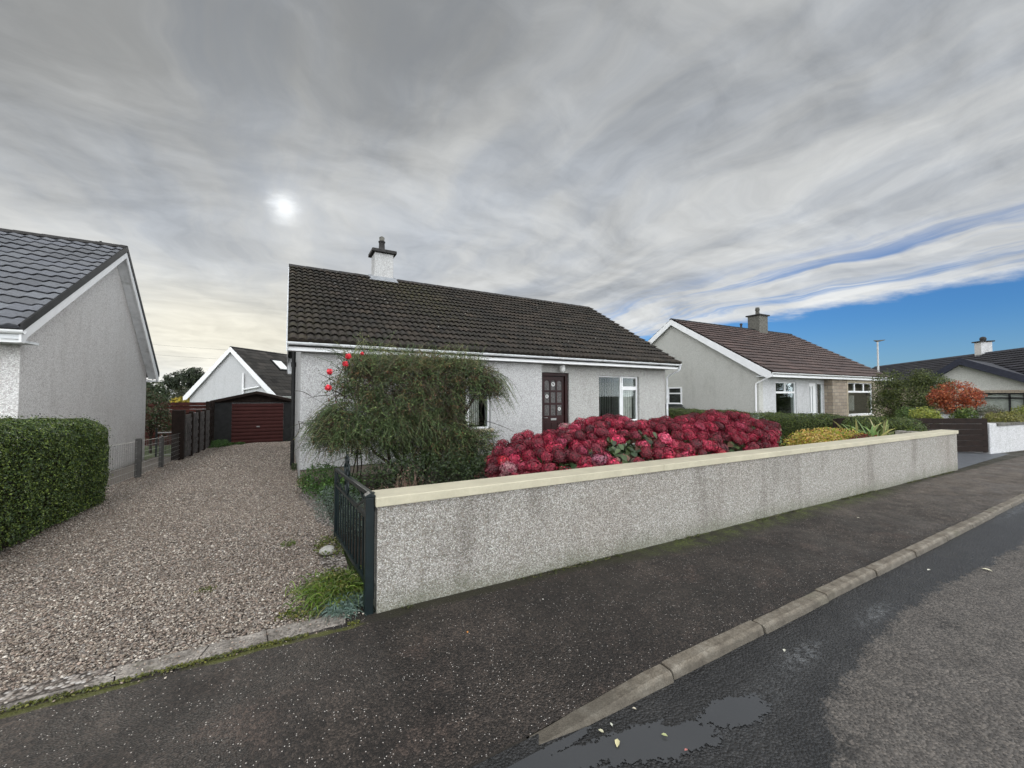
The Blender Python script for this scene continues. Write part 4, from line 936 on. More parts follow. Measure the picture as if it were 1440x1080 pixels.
# ------------------------------------------------------------------ fences on the left boundary
wf = thing('wire_fence', (-2.86, 11.7, ground(11.7)), 'low wire netting fence on concrete posts along the gravel drive', 'fence')
for px, py, w_, zt in ((-2.85, 9.3, .04, .7), (-2.85, 11.68, .05, .60), (-2.87, 13.6, .045, .48)):
    g_ = ground(py); MB().prism([(px-w_, g_-.2), (px+w_, g_-.2), (px+w_, zt-.03), (px+w_*.6, zt), (px-w_, zt)], 'y', py-w_, py+w_).build('post', M['grey_post'], wf, bevel=.008)
mb = MB()
for h in np.linspace(.08, .82, 7):
    mb.tube([(-2.86, 9.3, ground(9.3)+h), (-2.86, 11.6, ground(11.6)+h-.02), (-2.86, 13.6, ground(13.6)+h-.03), (-2.84, 15.6, ground(15.6)+h)], .0032, 3, False)
for y in np.arange(9.4, 15.6, .12): mb.tube([(-2.86, y, ground(y)+.06), (-2.86, y, ground(y)+.80)], .002, 3, False)
mb.build('wire_netting', M['steel'], wf)
sf = thing('wooden_fence', (-2.8, 18, ground(18)), 'weathered grey panel fence with dark posts leading to the garage', 'fence')
yy = [15.66, 16.8, 17.95, 19.1, 20.3]
MB().box(-3.05, -2.75, 15.5, 15.66, ground(15.6)-.1, 1.10).build('post', M['dark_fence'], sf, bevel=.01)
for y in yy[1:]: MB().box(-2.86, -2.74, y-.05, y+.05, ground(y)-.1, 1.02).build('post', M['dark_fence'], sf)
for a_, b_ in zip(yy[:-1], yy[1:]):
    mb = MB(); g_ = ground((a_+b_)/2); nb = 11
    for k in range(nb):
        z_ = g_+.05+k*(.9-g_)/nb*1.0; off = .02 if k % 2 else 0
        mb.box(-2.81+off, -2.79+off, a_+.02, b_-.06, z_, z_+(.9-g_)/nb*.93)
    for y in (a_+.25, (a_+b_)/2, b_-.3): mb.box(-2.768, -2.75, y-.02, y+.02, g_+.05, .95)
    mb.build('panel', M['grey_wood'], sf)
tf = thing('wooden_fence', (-2.85, 21.2, ground(21.2)), 'short tall dark fence section beside the garage corner', 'fence')
for y in (20.5, 21.3, 21.7): MB().box(-2.95, -2.83, y, y+.12, ground(y)-.1, 1.3).build('post', M['dark_fence'], tf)
mb = MB()
for k in range(13):
    z_ = ground(21)+.05+k*.14; o_ = .03 if k % 2 else -.03; mb.box(-2.89+o_, -2.87+o_, 20.63, 21.7, z_, z_+.12)
mb.build('panel', M['dark_fence'], tf)
rfn = thing('board_fence', (-6, 23.5, -.74), 'tall red-brown horizontal board fence behind the left garden', 'fence')
mb = MB()
for k in range(12):
    z_ = -.72+k*.163; o_ = .0 if k % 2 else .05; mb.box(-11.5, -2.92, 23.45+o_, 23.475+o_, z_, z_+.155)
mb.build('boards', M['red_fence'], rfn)
for x in (-11.4, -9.6, -7.8, -6, -4.3, -3.0): MB().box(x-.05, x+.05, 23.53, 23.62, -.9, 1.22).build('post', M['dark_fence'], rfn)
ng = thing('metal_gate', (-3.45, 17.35, ground(17.35)), 'small black barred garden gate between the left house and the fence', 'gate')
g_ = ground(17.35); mb = MB()
for x in np.linspace(-3.72, -3.12, 8): mb.tube([(x, 17.35, g_+.06), (x, 17.35, g_+.78)], .008, 5)
mb.build('bars', M['black_iron'], ng)
MB().box(-3.78, -3.08, 17.34, 17.36, g_+.78, g_+.81).box(-3.78, -3.08, 17.34, 17.36, g_+.04, g_+.07).build('rail', M['stone_blk'], ng)
MB().box(-3.82, -3.77, 17.32, 17.38, g_-.1, g_+.95).build('post', M['black_iron'], ng)
# ------------------------------------------------------------------ slatted timber gate of the neighbour's drive
tg = thing('wooden_gate', (14.3, 3.95, 0), 'dark brown slatted timber drive gate between the two garden walls', 'gate', rz=math.atan2(-1.05, 1.8), world=False)
for x0, x1 in ((-1.9, .12), (.14, 2.12)):
    mb = MB()
    for k in range(6): mb.box(x0+.06, x1-.06, 0, .022, .06+k*.148, .06+k*.148+.143)
    mb.build('slats', M['dark_fence'], tg, bevel=.003)
    for x in (x0, x1-.08): MB().box(x, x+.08, .024, .075, .04, .93).build('stile', M['dark_fence'], tg)

# ------------------------------------------------------------------ street lamps, cable, bird
def street_lamp(loc, h, label, arms, r=.08, az=0):
    t_ = thing('street_lamp', loc, label, 'street lamp', 'street lamps', rz=az, world=False)
    mb = MB(); mb.tube([(0, 0, 0), (0, 0, 1.2), (0, 0, 1.25), (0, 0, h)], [r*1.5, r*1.5, r, r*.75], 10); mb.build('pole', M['stone_blk'], t_)
    mb = MB()
    for s_ in arms: mb.prism([(0, h-.02), (s_*.12, h), (s_*.42, h+.08), (s_*.42, h+.12), (s_*.15, h+.11), (0, h+.10)][::(1 if s_ > 0 else -1)], 'x' if False else 'y', -.1, .1)
    mb.build('lamp_head', M['pot_grey'], t_); return t_
street_lamp((39.6, 12.5, -.3), 6.0, 'pale street lamp column rising behind the right neighbour roof', (1, -.5), .07, R(-60))
street_lamp((-15.8, 80, -.8), 5.0, 'slim white street lamp in front of the dark trees on the left', (-1,), .16, 0)
mb = MB(); A, B = Vector((-22, 48, 7.2)), Vector((6, 44, 5.9))
for dz in (0, -.9): mb.tube([A.lerp(B, t)+Vector((0, 0, dz-1.0*4*t*(1-t)*.6)) for t in np.linspace(0, 1, 14)], .006, 4, False)
tag(mb.build('overhead_cable', M['clay'], base=(-8, 46, 6)), 'thin overhead cables sagging past the white gabled house', 'cable')
b_ = thing('bird', (-16.0, 40, 16.2), 'tiny dark bird flying above the left roof', 'bird')
mb = MB(); mb.tube([(-16.25, 40, 16.15), (-16.1, 40, 16.2), (-15.95, 40, 16.22), (-15.85, 40, 16.24), (-15.78, 40, 16.24)], [.01, .06, .07, .045, .01], 8)
mb.add([(-16.1, 40, 16.22), (-15.95, 40, 16.24), (-16.0, 39.7, 16.40), (-16.2, 39.5, 16.30)], [(0, 1, 2, 3)]); mb.add([(-16.1, 40, 16.22), (-15.95, 40, 16.24), (-16.0, 40.3, 16.45), (-16.15, 40.5, 16.5)], [(3, 2, 1, 0)])
mb.build('body', M['clay'], b_); b_.location = (-12.07, 40, 12.78); b_.scale = (.55, .55, .55)

# ------------------------------------------------------------------ parked car in the neighbour's drive
car = thing('parked_car', (16.9, 13.6, ground(13.6)), 'black car parked beside the right neighbour gable, only its roof showing', 'car')
cg = ground(13.6)
body = MB(); body.prism([(11.7, cg+.25), (15.6, cg+.25), (15.7, cg+.55), (15.6, cg+.85), (12.6, cg+.92), (11.8, cg+.78), (11.6, cg+.5)], 'x', 16.05, 17.75)
bo = body.build('body', M['black_iron'], car, bevel=.06)
def frustum(y0, y1, yt0, yt1, z0, z1, xa, xb, s): return [(xa, y0, z0), (xb, y0, z0), (xb, y1, z0), (xa, y1, z0), (xa+s, yt0, z1), (xb-s, yt0, z1), (xb-s, yt1, z1), (xa+s, yt1, z1)]
MB().hexa(frustum(12.55, 15.5, 13.2, 15.1, cg+.921, cg+1.36, 16.12, 17.68, .2)).build('windows', M['glass'], car)
MB().hexa(frustum(13.15, 15.15, 13.25, 15.05, cg+1.361, cg+1.43, 16.3, 17.5, .05)).build('car_roof', M['black_iron'], car, bevel=.02)
MB().hexa(frustum(12.7, 15.4, 13.2, 15.1, cg+.93, cg+1.34, 16.2, 17.6, .2)).build('cabin', M['room'], car)
for x in (16.05, 17.58):
    for y in (12.4, 14.9):
        mb = MB(); mb.tube([(x, y, cg+.31), (x+.17, y, cg+.31)], .31, 20); wh = mb.build('wheel', M['black_trim'], car); mb = MB(); mb.tube([(x-.005, y, cg+.31), (x+.175, y, cg+.31)], .19, 16); mb.build('rim', M['steel'], wh)
for x in (16.2, 17.35): MB().box(x, x+.25, 11.62, 11.7, cg+.6, cg+.72).build('headlight', M['opal'], car)

car.location = (17.37, 13.95, ground(13.6)+.01)
# ------------------------------------------------------------------ vegetation
G_D, G_M, G_L, G_Y = (.022,.042,.012), (.045,.08,.02), (.085,.125,.03), (.18,.19,.03)
def hedge(name, xs_, ys_, top, cols, dens, leaf, label, bulge=.06, core=.12, end_round=.25):
    """box hedge between xs_, ys_: dense leaf cards over an uneven surface, dark twiggy core"""
    x0, x1 = xs_; y0, y1 = ys_; t_ = thing(name, ((x0+x1)/2, (y0+y1)/2, ground((y0+y1)/2)), label, 'hedge')
    A = {'x': (y1-y0)*1.3, 't': (x1-x0)*(y1-y0), 'y': (x1-x0)*1.3}
    P, N = [], []
    def face(n, f, nv):
        u, v = RNG.random(n), RNG.random(n); p = f(u, v); P.append(p); N.append(np.broadcast_to(np.array(nv, float), p.shape))
    gy = lambda y: ground_np(y); tp = lambda y: top(y)
    n = int(A['x']*dens)
    for X_, s_ in ((x1, 1), (x0, -1)):
        face(n, lambda u, v: np.stack([np.full_like(u, X_), y0+(y1-y0)*u, gy(y0+(y1-y0)*u)+.03+(tp(y0+(y1-y0)*u)-gy(y0+(y1-y0)*u)-.03)*v], 1), (s_, 0, .15))
    for Y_, s_ in ((y0, -1), (y1, 1)):
        face(int(A['y']*dens), lambda u, v: np.stack([x0+(x1-x0)*u, np.full_like(u, Y_), gy(np.full_like(u, Y_))+.03+(tp(Y_)-gy(Y_)-.03)*v], 1), (0, s_, .15))
    face(int(A['t']*dens*1.15), lambda u, v: np.stack([x0+(x1-x0)*v, y0+(y1-y0)*u, tp(y0+(y1-y0)*u)+0*u], 1), (0, 0, 1))
    P = np.concatenate(P); N = np.concatenate(N)
    # round the box and push it in and out
    c = np.array([(x0+x1)/2, (y0+y1)/2, 0]); hx, hy = (x1-x0)/2, (y1-y0)/2; rr = min(end_round, hx*.9)
    T = tp(P[:, 1])
    q = P.copy(); lx = np.clip(P[:, 0], x0+rr, x1-rr); ly = np.clip(P[:, 1], y0+rr, y1-rr); lz = np.minimum(P[:, 2], T-rr)
    core_p = np.stack([lx, ly, lz], 1); dlt = P-core_p; ln = np.linalg.norm(dlt, axis=1, keepdims=True); q = core_p+dlt/np.maximum(ln, 1e-6)*np.minimum(ln, rr); nn_ = unit(dlt+N*.02)
    w = np.array([mnoise.noise(Vector(p)*1.7) + .6*mnoise.noise(Vector(p)*5) for p in q])
    q = q+nn_*(w*bulge)[:, None]-nn_*(RNG.random(len(q))**2.2*core*1.1)[:, None]+nn_*(RNG.random(len(q))[:, None] > .965)*RNG.uniform(.02, .07, (len(q), 1))
    leafobj('foliage', q, leaf*RNG.uniform(.7, 1.25, len(q)), cols, M['leaf_glossy'], t_, N=nn_, jitter=.75, aspect=.62, fold=.12)
    mb = MB(); k = core*.8; ns = 12
    for i in range(ns):
        ya, yb_ = y0+k+(y1-y0-2*k)*i/ns, y0+k+(y1-y0-2*k)*(i+1)/ns; za, zb_ = float(tp(ya))-k, float(tp(yb_))-k; ga_, gb_ = ground(ya)-.05, ground(yb_)-.05; c_ = rr*.35
        mb.hexa([(x0+k, ya, ga_), (x1-k, ya, ga_), (x1-k, yb_, gb_), (x0+k, yb_, gb_), (x0+k+c_, ya, za), (x1-k-c_, ya, za), (x1-k-c_, yb_, zb_), (x0+k+c_, yb_, zb_)])
    mb.build('twigs', M['bark'], t_); return t_
hedge('privet_hedge', (-4.0, -2.47), (4.7, 8.9), lambda y: 1.30-.045*(y-5.8)+0*y, [G_D, G_M, (.055,.09,.018), (.09,.13,.022), (.15,.20,.035), (.035,.06,.014)], 7500, .024, 'tall thick clipped green privet hedge on the left of the gravel drive', .05, .10, .28)
hedge('clipped_hedge', (12.75, 13.5), (3.35, 11.5), lambda y: .98+.008*(y-3)+0*y, [(.03,.055,.009), (.055,.085,.013), (.12,.15,.025), (.075,.105,.018), (.035,.06,.010)], 3800, .03, 'low dark clipped hedge between the flower bed and the neighbour drive', .06, .10, .3)

# big arching green-twigged bush
bb = thing('arching_broom_bush', (1.9, 7.0, ground(7)), 'big tangled bush of arching green twigs hiding the left window', 'bush')
BE = [(2.10, 6.95, 1.78, 1.30, .62, .50), (1.15, 6.9, 1.72, .55, .45, .46), (2.95, 6.95, 1.85, .55, .45, .42), (.72, 6.85, 1.02, .48, .42, .34), (1.6, 6.8, 1.35, .75, .5, .42), (2.45, 6.8, 1.05, .80, .5, .50), (2.75, 6.7, .60, .78, .45, .55), (3.45, 6.95, 1.80, .26, .28, .32)]
mb = MB()
for i in range(9):
    a_ = BE[i % len(BE)]; b0 = (1.75+random.uniform(-.18, .45), 7.1+random.uniform(-.15, .15), ground(7)-.05)
    mid = Vector(b0).lerp(Vector(a_[:3]), .55)+Vector((random.uniform(-.25, .1), 0, .1)); e_ = Vector(a_[:3])+Vector((random.uniform(-.2, .2), 0, random.uniform(-.1, .3)))
    limb(mb, b0, mid, .035, .022, .1); limb(mb, mid, e_, .022, .01, .15)
    for k in range(5):
        t_ = random.random(); p = mid.lerp(e_, t_); q = Vector(a_[:3])+Vector([random.uniform(-1, 1)*a_[3+j]*1.0 for j in range(3)]); limb(mb, p, q, .011, .004, .2, 5, 5)
mb.build('branch', M['bark'], bb)
def twigcloud(E, n, L, W, g, cols, name, parent, outw=.8, up=.5, shell=.2, k=6, jit=.25, thr=-.12, cell=.3, mat='twig_green', leafy=0, ycut=None, wob=.008):
    P, N = clumpy(E, n, shell, .5, cell, thr); kp = ~((P[:, 0] > 2.85) & (P[:, 0] < 3.7) & (P[:, 2] > .92) & (P[:, 2] < 1.50)) | (RNG.random(len(P)) < .10); P, N = P[kp], N[kp]; n = len(P)
    D = unit(N*np.array([1, 1, .6])*outw+rnd_unit(n)*.75+np.array([0, 0, up])); Ls = L*RNG.uniform(.5, 1.35, n)
    C = arcs(P-D*Ls[:, None]*.35, D, Ls, np.full(n, g)*RNG.uniform(.5, 1.4, n), k)
    C[:, 1:-1] += RNG.normal(size=(n, k-2, 3))*wob
    Wd = W*RNG.uniform(.7, 1.3, n)[:, None]*np.linspace(1, .35, k)[None, :]
    V, F = ribbons(C, Wd); c = pick(cols, n, jit); parts = [(V, F, np.repeat(c, k-1, axis=0))]
    if leafy:
        ii = RNG.integers(0, n, leafy); tt = RNG.integers(1, k, leafy); LP = C[ii, tt]+RNG.normal(size=(leafy, 3))*.006
        V2, F2 = leaves(LP, RNG.uniform(.014, .034, leafy), None, .42, .05, 1.); c2 = c[ii]*1.15; parts.append((V2, F2, np.concatenate([c2, c2])))
    return mesh_multi(name, parts, M[mat], parent)
gcol = [(.045,.075,.022), (.07,.105,.032), (.022,.037,.012), (.11,.145,.05), (.04,.064,.022), (.09,.07,.03)]
twigcloud(BE, 3000, .42, .007, .25, [(.03,.022,.016), (.05,.035,.022), (.08,.05,.035)], 'dark_twigs', bb, .6, .25, .05, 7, wob=.035, thr=-.3)
twigcloud(BE, 12000, .17, .007, .25, gcol+[(.13,.07,.03)], 'twigs', bb, .6, .25, .1, 5, leafy=52000, wob=.02, jit=.5, thr=.17, cell=.26)
twigcloud([(1.75, 6.95, .72, 1.0, .4, .42)], 2600, .2, .007, .2, gcol, 'inner_twigs', bb, .6, .2, .1, 5, leafy=9000, wob=.02, jit=.5, thr=.08, cell=.2)
twigcloud(BE, 2600, .40, .008, .75, gcol, 'arching_twigs', bb, .8, .5, .5, 8, leafy=9000, wob=.012, jit=.35, thr=-.1)
twigcloud([(2.75, 6.65, .75, .7, .35, .55), (1.5, 6.6, 1.15, .8, .35, .40), (.75, 6.7, 1.0, .5, .35, .38)], 3800, .24, .008, .6, gcol, 'hanging_twigs', bb, .8, .2, .1, 7, leafy=14000, wob=.024, jit=.45, thr=.05, cell=.2)
twigcloud([(2.2, 7, 2.12, 1.15, .45, .16), (1.2, 7, 2.0, .4, .35, .2)], 2600, .36, .0065, .4, [(.10,.115,.045), (.13,.12,.045), (.14,.07,.03), (.09,.11,.04)], 'top_twigs', bb, .5, .9, .2, 6, leafy=3500)
# long sprays rising over the gutter and drooping at the sides
n = 900; S = np.stack([RNG.uniform(.8, 3.2, n), RNG.uniform(6.6, 7.3, n), RNG.uniform(1.85, 2.15, n)], 1); D = unit(np.stack([RNG.normal(size=n)*.75, RNG.normal(size=n)*.25, np.full(n, 1.)], 1)); Ls = RNG.uniform(.25, .62, n)+.28*(RNG.random(n) > .75)
C1 = arcs(S, D, Ls, np.full(n, .35), 7)
n2 = 300; a_ = RNG.random(n2) < .5; S2 = np.where(a_[:, None], np.stack([RNG.uniform(3.2, 3.55, n2), RNG.uniform(6.8, 7.1, n2), RNG.uniform(1.6, 2.05, n2)], 1), np.stack([RNG.uniform(.6, .9, n2), RNG.uniform(6.7, 7, n2), RNG.uniform(1.1, 1.45, n2)], 1))
D2 = unit(np.stack([np.where(a_, 1, -1)*RNG.uniform(.4, 1, n2), RNG.normal(size=n2)*.2, RNG.uniform(0, .5, n2)], 1)); C2 = arcs(S2, D2, RNG.uniform(.3, .6, n2), np.full(n2, 1.1), 7)
C_ = np.concatenate([C1, C2]); N_ = len(C_); V, F = ribbons(C_, np.full((N_, 1), .0095)*np.linspace(1, .4, 7)[None]); c = pick(gcol+[(.14,.15,.06), (.16,.16,.07)], N_, .2); prt = [(V, F, np.repeat(c, 6, axis=0))]
nl = 14000; ii = RNG.integers(0, N_, nl); LP = C_[ii, RNG.integers(1, 7, nl)]+RNG.normal(size=(nl, 3))*.018; V2, F2 = leaves(LP, RNG.uniform(.014, .03, nl), None, .3, .05, 1.); c2 = c[ii]*1.1; prt.append((V2, F2, np.concatenate([c2, c2])))
mesh_multi('sprays', prt, M['twig_green'], bb)

# climbing rose at its left edge
rb_ = thing('climbing_rose', (.6, 7.15, ground(7.15)), 'straggly climbing rose with red blooms at the left edge of the big bush', 'rose')
mb = MB(); tips = [(.80, 6.5, 2.15), (.76, 6.5, 2.03), (.54, 6.55, 1.91), (.53, 6.55, 1.66), (1.00, 6.5, 2.20)]
for i, t_ in enumerate(tips[:5]):
    limb(mb, (.95+random.uniform(-.1, .2), 7.3, ground(7.3)), (.75+.1*i, 7.2, 1.2), .012, .008, .12, 5); limb(mb, (.75+.1*i, 7.2, 1.2), t_, .008, .003, .18, 5)
for q in (((.9, 7.1, 1.0), (.30, 7.0, 1.55)), ((.3, 7.0, 1.55), (.1, 7.0, 1.62)), ((.9, 7.1, .9), (.15, 7, 1.15)), ((.15, 7, 1.15), (.02, 6.95, .8)), ((.8, 7.1, 1.7), (.42, 7.05, 1.9)), ((.6, 7.1, 1.55), (.28, 7.05, 1.50)), ((3.2, 6.9, 1.1), (3.95, 6.9, .82)), ((1.2, 7, .9), (.5, 6.9, .45)), ((1.2, 7, .7), (.7, 6.9, .2))): limb(mb, q[0], q[1], .006, .003, .2, 4)
mb.build('stem', M['bark'], rb_)
P = np.array([(1-t)*np.array(a)+t*np.array(b) for a, b in zip([(.8, 7.2, 1.3)]*5, tips[:5]) for t in RNG.random(50)])+RNG.normal(size=(250, 3))*.07
leafobj('foliage', P, RNG.uniform(.02, .05, len(P)), [(.05,.07,.025), (.13,.05,.03), (.07,.09,.03)], M['leaf'], rb_, jitter=1.)
for t_ in tips[:5]:
    k = 46; rr_ = .052 if t_ != tips[4] else .03; d = rnd_unit(k); q = np.array(t_)+d*rr_*RNG.uniform(.35, 1, k)[:, None]
    leafobj('rose_bloom', q, RNG.uniform(.03, .055, k)*(rr_/.052), [(.62,.02,.035), (.75,.05,.07), (.5,.012,.025)], M['petal'], rb_, N=d, jitter=.25, aspect=1., fold=-.15)

# hydrangea: leaves, stems, flower heads
hy = thing('hydrangea_bush', (5, 4.1, 0), 'long hydrangea bush covered in crimson flower heads behind the garden wall', 'bush')
hx_ = np.array([1.55, 1.75, 2.0, 2.45, 3.0, 4.0, 5.2, 6.6, 7.6, 8.3, 8.75]); hz_ = np.array([.55, .70, .76, .90, 1.02, 1.13, 1.14, 1.10, 1.02, .88, .68])
def hyd_surf(x, v):
    """v in 0..1 from front foot over the top to the back"""
    top = np.interp(x, hx_, hz_)+.05*np.sin(x*2.3)+.03*np.sin(x*5.1+1); th = math.pi*(.05+.75*v)
    yc, ry = 4.12-.02*x, .92; fy = yc-.0-np.cos(th)*ry; zz = .42+(top-.42)*np.sin(th)**.55
    return np.stack([x, fy, zz], -1)
heads = []; tries = 0
while len(heads) < 470 and tries < 16000:
    tries += 1; x = random.uniform(1.72, 8.6); v = random.uniform(.0, .86); p = hyd_surf(np.array(x), np.array(v)*1.)[...]
    p = p+np.array([0, 0, random.uniform(-.075, .06)])
    if not (.505 < p[0]/p[1] < 1.97): continue
    if mnoise.noise(Vector((x*1.9, v*4.5, 3))) < -.02 and v < .40: continue
    if mnoise.noise(Vector((x*2.7, v*6, 9))) < -.30: continue
    if v < .12 and random.random() < .45: continue
    if all(((p-q[0])**2).sum() > (.128)**2 for q in heads): heads.append((p, v, x))
heads.sort(key=lambda q: q[0][0]*.55+q[0][1]+max(0, q[1]-.5)*6)
def head_mesh(k, rad, cols):
    n = 120; i = np.arange(n)+.5; ph = np.arccos(1-1.75*i/n); th = np.pi*(1+5**.5)*i
    d = np.stack([np.cos(th)*np.sin(ph), np.sin(th)*np.sin(ph), np.cos(ph)], 1); lump = np.array([1+.30*mnoise.noise(Vector(q)*2.4+Vector((k*7, 0, 0))) for q in d])
    P = d*rad*np.array([1, 1, .74])*lump[:, None]; V, F, C = [], [], []; c = pick(cols, n, .22)
    for m_ in range(n):
        P[m_] *= random.uniform(.84, 1.10); nrm = Vector(d[m_]); a = nrm.orthogonal().normalized(); a.rotate(Matrix.Rotation(random.uniform(0, 6.28), 3, nrm)); b = nrm.cross(a); p = Vector(P[m_]); s = rad*.15*random.uniform(.85, 1.15)
        for q in range(4):
            t = q*math.pi/2; u = a*math.cos(t)+b*math.sin(t); w = a*-math.sin(t)+b*math.cos(t); o = len(V)
            V += [p+nrm*.001, p+u*s*.9+w*s*.62+nrm*s*.35, p+u*s*1.4+nrm*s*.55, p+u*s*.9-w*s*.62+nrm*s*.3]; F.append((o, o+1, o+2, o+3)); C.append(c[m_]*random.uniform(.85, 1.15))
    n0 = len(V); bl = IV*rad*np.array([.8, .8, .62]); V += [Vector(q) for q in bl]
    F4 = np.array(F+[(f[0]+n0, f[1]+n0, f[2]+n0, f[2]+n0) for f in IF.tolist()]); return np.array([v[:] for v in V]), F4, np.array(C+[np.array(cols[0])*.35]*20)
pal = [[(.26,.006,.028), (.34,.012,.045), (.18,.004,.018)], [(.16,.004,.016), (.23,.006,.025), (.11,.003,.012)], [(.36,.022,.06), (.44,.05,.10), (.26,.008,.035)], [(.50,.22,.24), (.58,.34,.32), (.42,.10,.14)]]
HM = []
for k in range(7):
    V, F, C = head_mesh(k, .084*random.uniform(.95, 1.08), pal[(0, 1, 2, 0, 1, 0, 3)[k]])
    # drop the duplicated corner of triangles
    me = bpy.data.meshes.new('flower_head'); me.from_pydata(V.tolist(), [], [tuple(dict.fromkeys(f)) for f in F.tolist()]); me.update()
    a = me.color_attributes.new('Col', 'FLOAT_COLOR', 'CORNER'); buf = []
    for p_, c_ in zip(me.polygons, C): buf += [c_[0], c_[1], c_[2], 1.]*len(p_.vertices)
    a.data.foreach_set('color', buf); me.materials.append(M['hyd_petal']); HM.append((me, V, F, C))
def head_rot(p, v):
    nz = Vector((random.uniform(-.35, .35), -math.cos(math.pi*(.05+.75*v))*1.0+random.uniform(-.2, .2), math.sin(math.pi*(.05+.75*v))+.25)).normalized()
    return Vector((0, 0, 1)).rotation_difference(nz).to_matrix().to_4x4() @ Matrix.Rotation(random.uniform(0, 6.28), 4, 'Z')
rest = []
for i, (p, v, x) in enumerate(heads):
    k = random.choice([0, 1, 2, 3, 4, 5, 0, 3, 5, 1]) if random.random() > .02 else 6; mt = Matrix.Translation(Vector(p)-OFF[hy.name]) @ head_rot(p, v) @ Matrix.Diagonal((random.uniform(.7, 1.2), random.uniform(.7, 1.2), random.uniform(.75, 1.15), 1))
    if i < 100:
        o = bpy.data.objects.new('flower_head', HM[k][0]); COL.objects.link(o); o.parent = hy; o.matrix_local = mt
    else:
        A = np.array(Matrix.Translation(OFF[hy.name]) @ mt); V = HM[k][1] @ A[:3, :3].T+A[:3, 3]; C = HM[k][3]*random.uniform(.45, .95)
        rest.append((V, HM[k][2], C))
# quads only for the merged rest (blob core left out)
rest2 = [(V, F[:480], C[:480]) for V, F, C in rest]
o = mesh_multi('flower_heads', rest2, M['petal'], hy); tag(o, kind='stuff', label='further crimson flower heads toward the back of the bush')
n = 9500; X = RNG.uniform(1.6, 8.75, n); Vv = RNG.uniform(.0, .98, n); P = np.array([hyd_surf(a, b) for a, b in zip(X, Vv)]); P = P[(P[:, 0]/P[:, 1] > .50) & (P[:, 0]/P[:, 1] < 2.02)]; n = len(P); P[:, 2] -= RNG.uniform(.03, .22, n); P[:, 1] += RNG.uniform(-.03, .16, n)
leafobj('foliage', P, RNG.uniform(.06, .12, n), [(.03,.06,.02), (.05,.085,.028), (.085,.12,.045), (.03,.045,.02), (.12,.06,.04)], M['leaf_glossy'], hy, N=np.tile([0, -.5, .8], (n, 1)), jitter=.6, aspect=.72, fold=.12, hang=.4)
mb = MB()
for (p, v, x) in heads[::3]: limb(mb, (x+random.uniform(-.2, .2), 4.2, 0), tuple(p), .007, .004, .08, 4, 4)
mb.build('stem', M['bark'], hy)

# small plants
def tuft(name, c, n, L, w, cols, label, cat, spread=.12, g=.5, group=None, up=1., base=None):
    t_ = thing(name, (c[0], c[1], c[2]), label, cat, group)
    S = np.array(c)+np.stack([RNG.normal(size=n)*spread, RNG.normal(size=n)*spread, np.zeros(n)], 1)
    D = unit(np.stack([RNG.normal(size=n)*.55, RNG.normal(size=n)*.55, np.full(n, up)], 1)); Ls = L*RNG.uniform(.5, 1.2, n); C = arcs(S, D, Ls, np.full(n, g), 6)
    V, F = ribbons(C, np.full((n, 1), w)*np.array([.7, 1, 1, .85, .55, .1])[None]); cc = pick(cols, n, .2)
    mesh_np('leaf_blades', V, F, M['leaf'], t_, np.repeat(cc, 5, axis=0)); return t_
tuft('fescue_clump', (.38, 3.13, 0), 700, .19, .005, [(.13,.2,.17), (.18,.25,.22), (.10,.15,.12)], 'tuft of blue-grey grass at the foot of the iron gate', 'grass tuft', .055, .7)
tuft('grass_tuft', (.34, 3.42, 0), 1100, .34, .007, [(.10,.17,.02), (.15,.22,.03), (.07,.12,.02), (.2,.2,.07)], 'bright green grass tuft growing beside the iron gate', 'grass tuft', .10, .8)
def mat_plant(name, E, n, size, cols, label, cat, base, hang=0., mat='leaf', aspect=.55, stems=0, twig=None, thr=0., cell=.12):
    t_ = thing(name, base, label, cat); P, N = clumpy(E, n, .35, .5, cell, thr); P = P[P[:, 2] > base[2]-.05]
    leafobj('foliage', P, size*RNG.uniform(.6, 1.3, len(P)), cols, M[mat], t_, jitter=.9, aspect=aspect, hang=hang)
    if twig:
        nt, L, w, tc = twig; Q, N2 = in_ellipsoids(E, nt, .1); b = np.array(base)
        S = b+RNG.normal(size=(nt, 3))*np.array([E[0][3]*.25, E[0][4]*.25, 0]); D = Q-S; Ls = np.linalg.norm(D, axis=1); D = unit(D)
        C = arcs(S, D, Ls, np.full(nt, .08), 6); C[:, 1:-1] += RNG.normal(size=(nt, 4, 3))*.015*L
        V, F = ribbons(C, np.full((nt, 1), w)*np.linspace(1, .4, 6)[None]); mesh_np('twigs', V, F, M['twig_green'], t_, np.repeat(pick(tc, nt), 5, axis=0))
    return t_
mat_plant('low_plant', [(.34, 3.42, .03, .13, .35, .09), (.14, 3.20, .015, .20, .09, .03)], 1200, .024, [(.07,.10,.015), (.13,.15,.02), (.05,.08,.015), (.16,.15,.03)], 'mossy yellow-green ground cover creeping over the gravel edge by the gate', 'ground cover', (.2, 3.3, 0))
mat_plant('low_plant', [(-.55, 3.95, .005, .09, .07, .02)], 120, .02, [(.09,.11,.02), (.14,.14,.03)], 'tiny weed patch out in the middle of the near gravel', 'weeds', (-.55, 3.95, 0))
mat_plant('low_plant', [(.02, 4.75, .01, .07, .10, .03)], 130, .022, [(.08,.12,.02), (.12,.15,.03)], 'tiny green weed in the gravel left of the pale stone', 'weeds', (.02, 4.75, 0))
mat_plant('low_plant', [(.55, 7.6, .08, .38, .8, .28), (.75, 6.6, .1, .35, .5, .25)], 3800, .035, [(.05,.11,.02), (.07,.14,.025), (.03,.07,.015)], 'fresh green weeds at the corner of the main bungalow', 'weeds', (.5, 7.6, -.1))
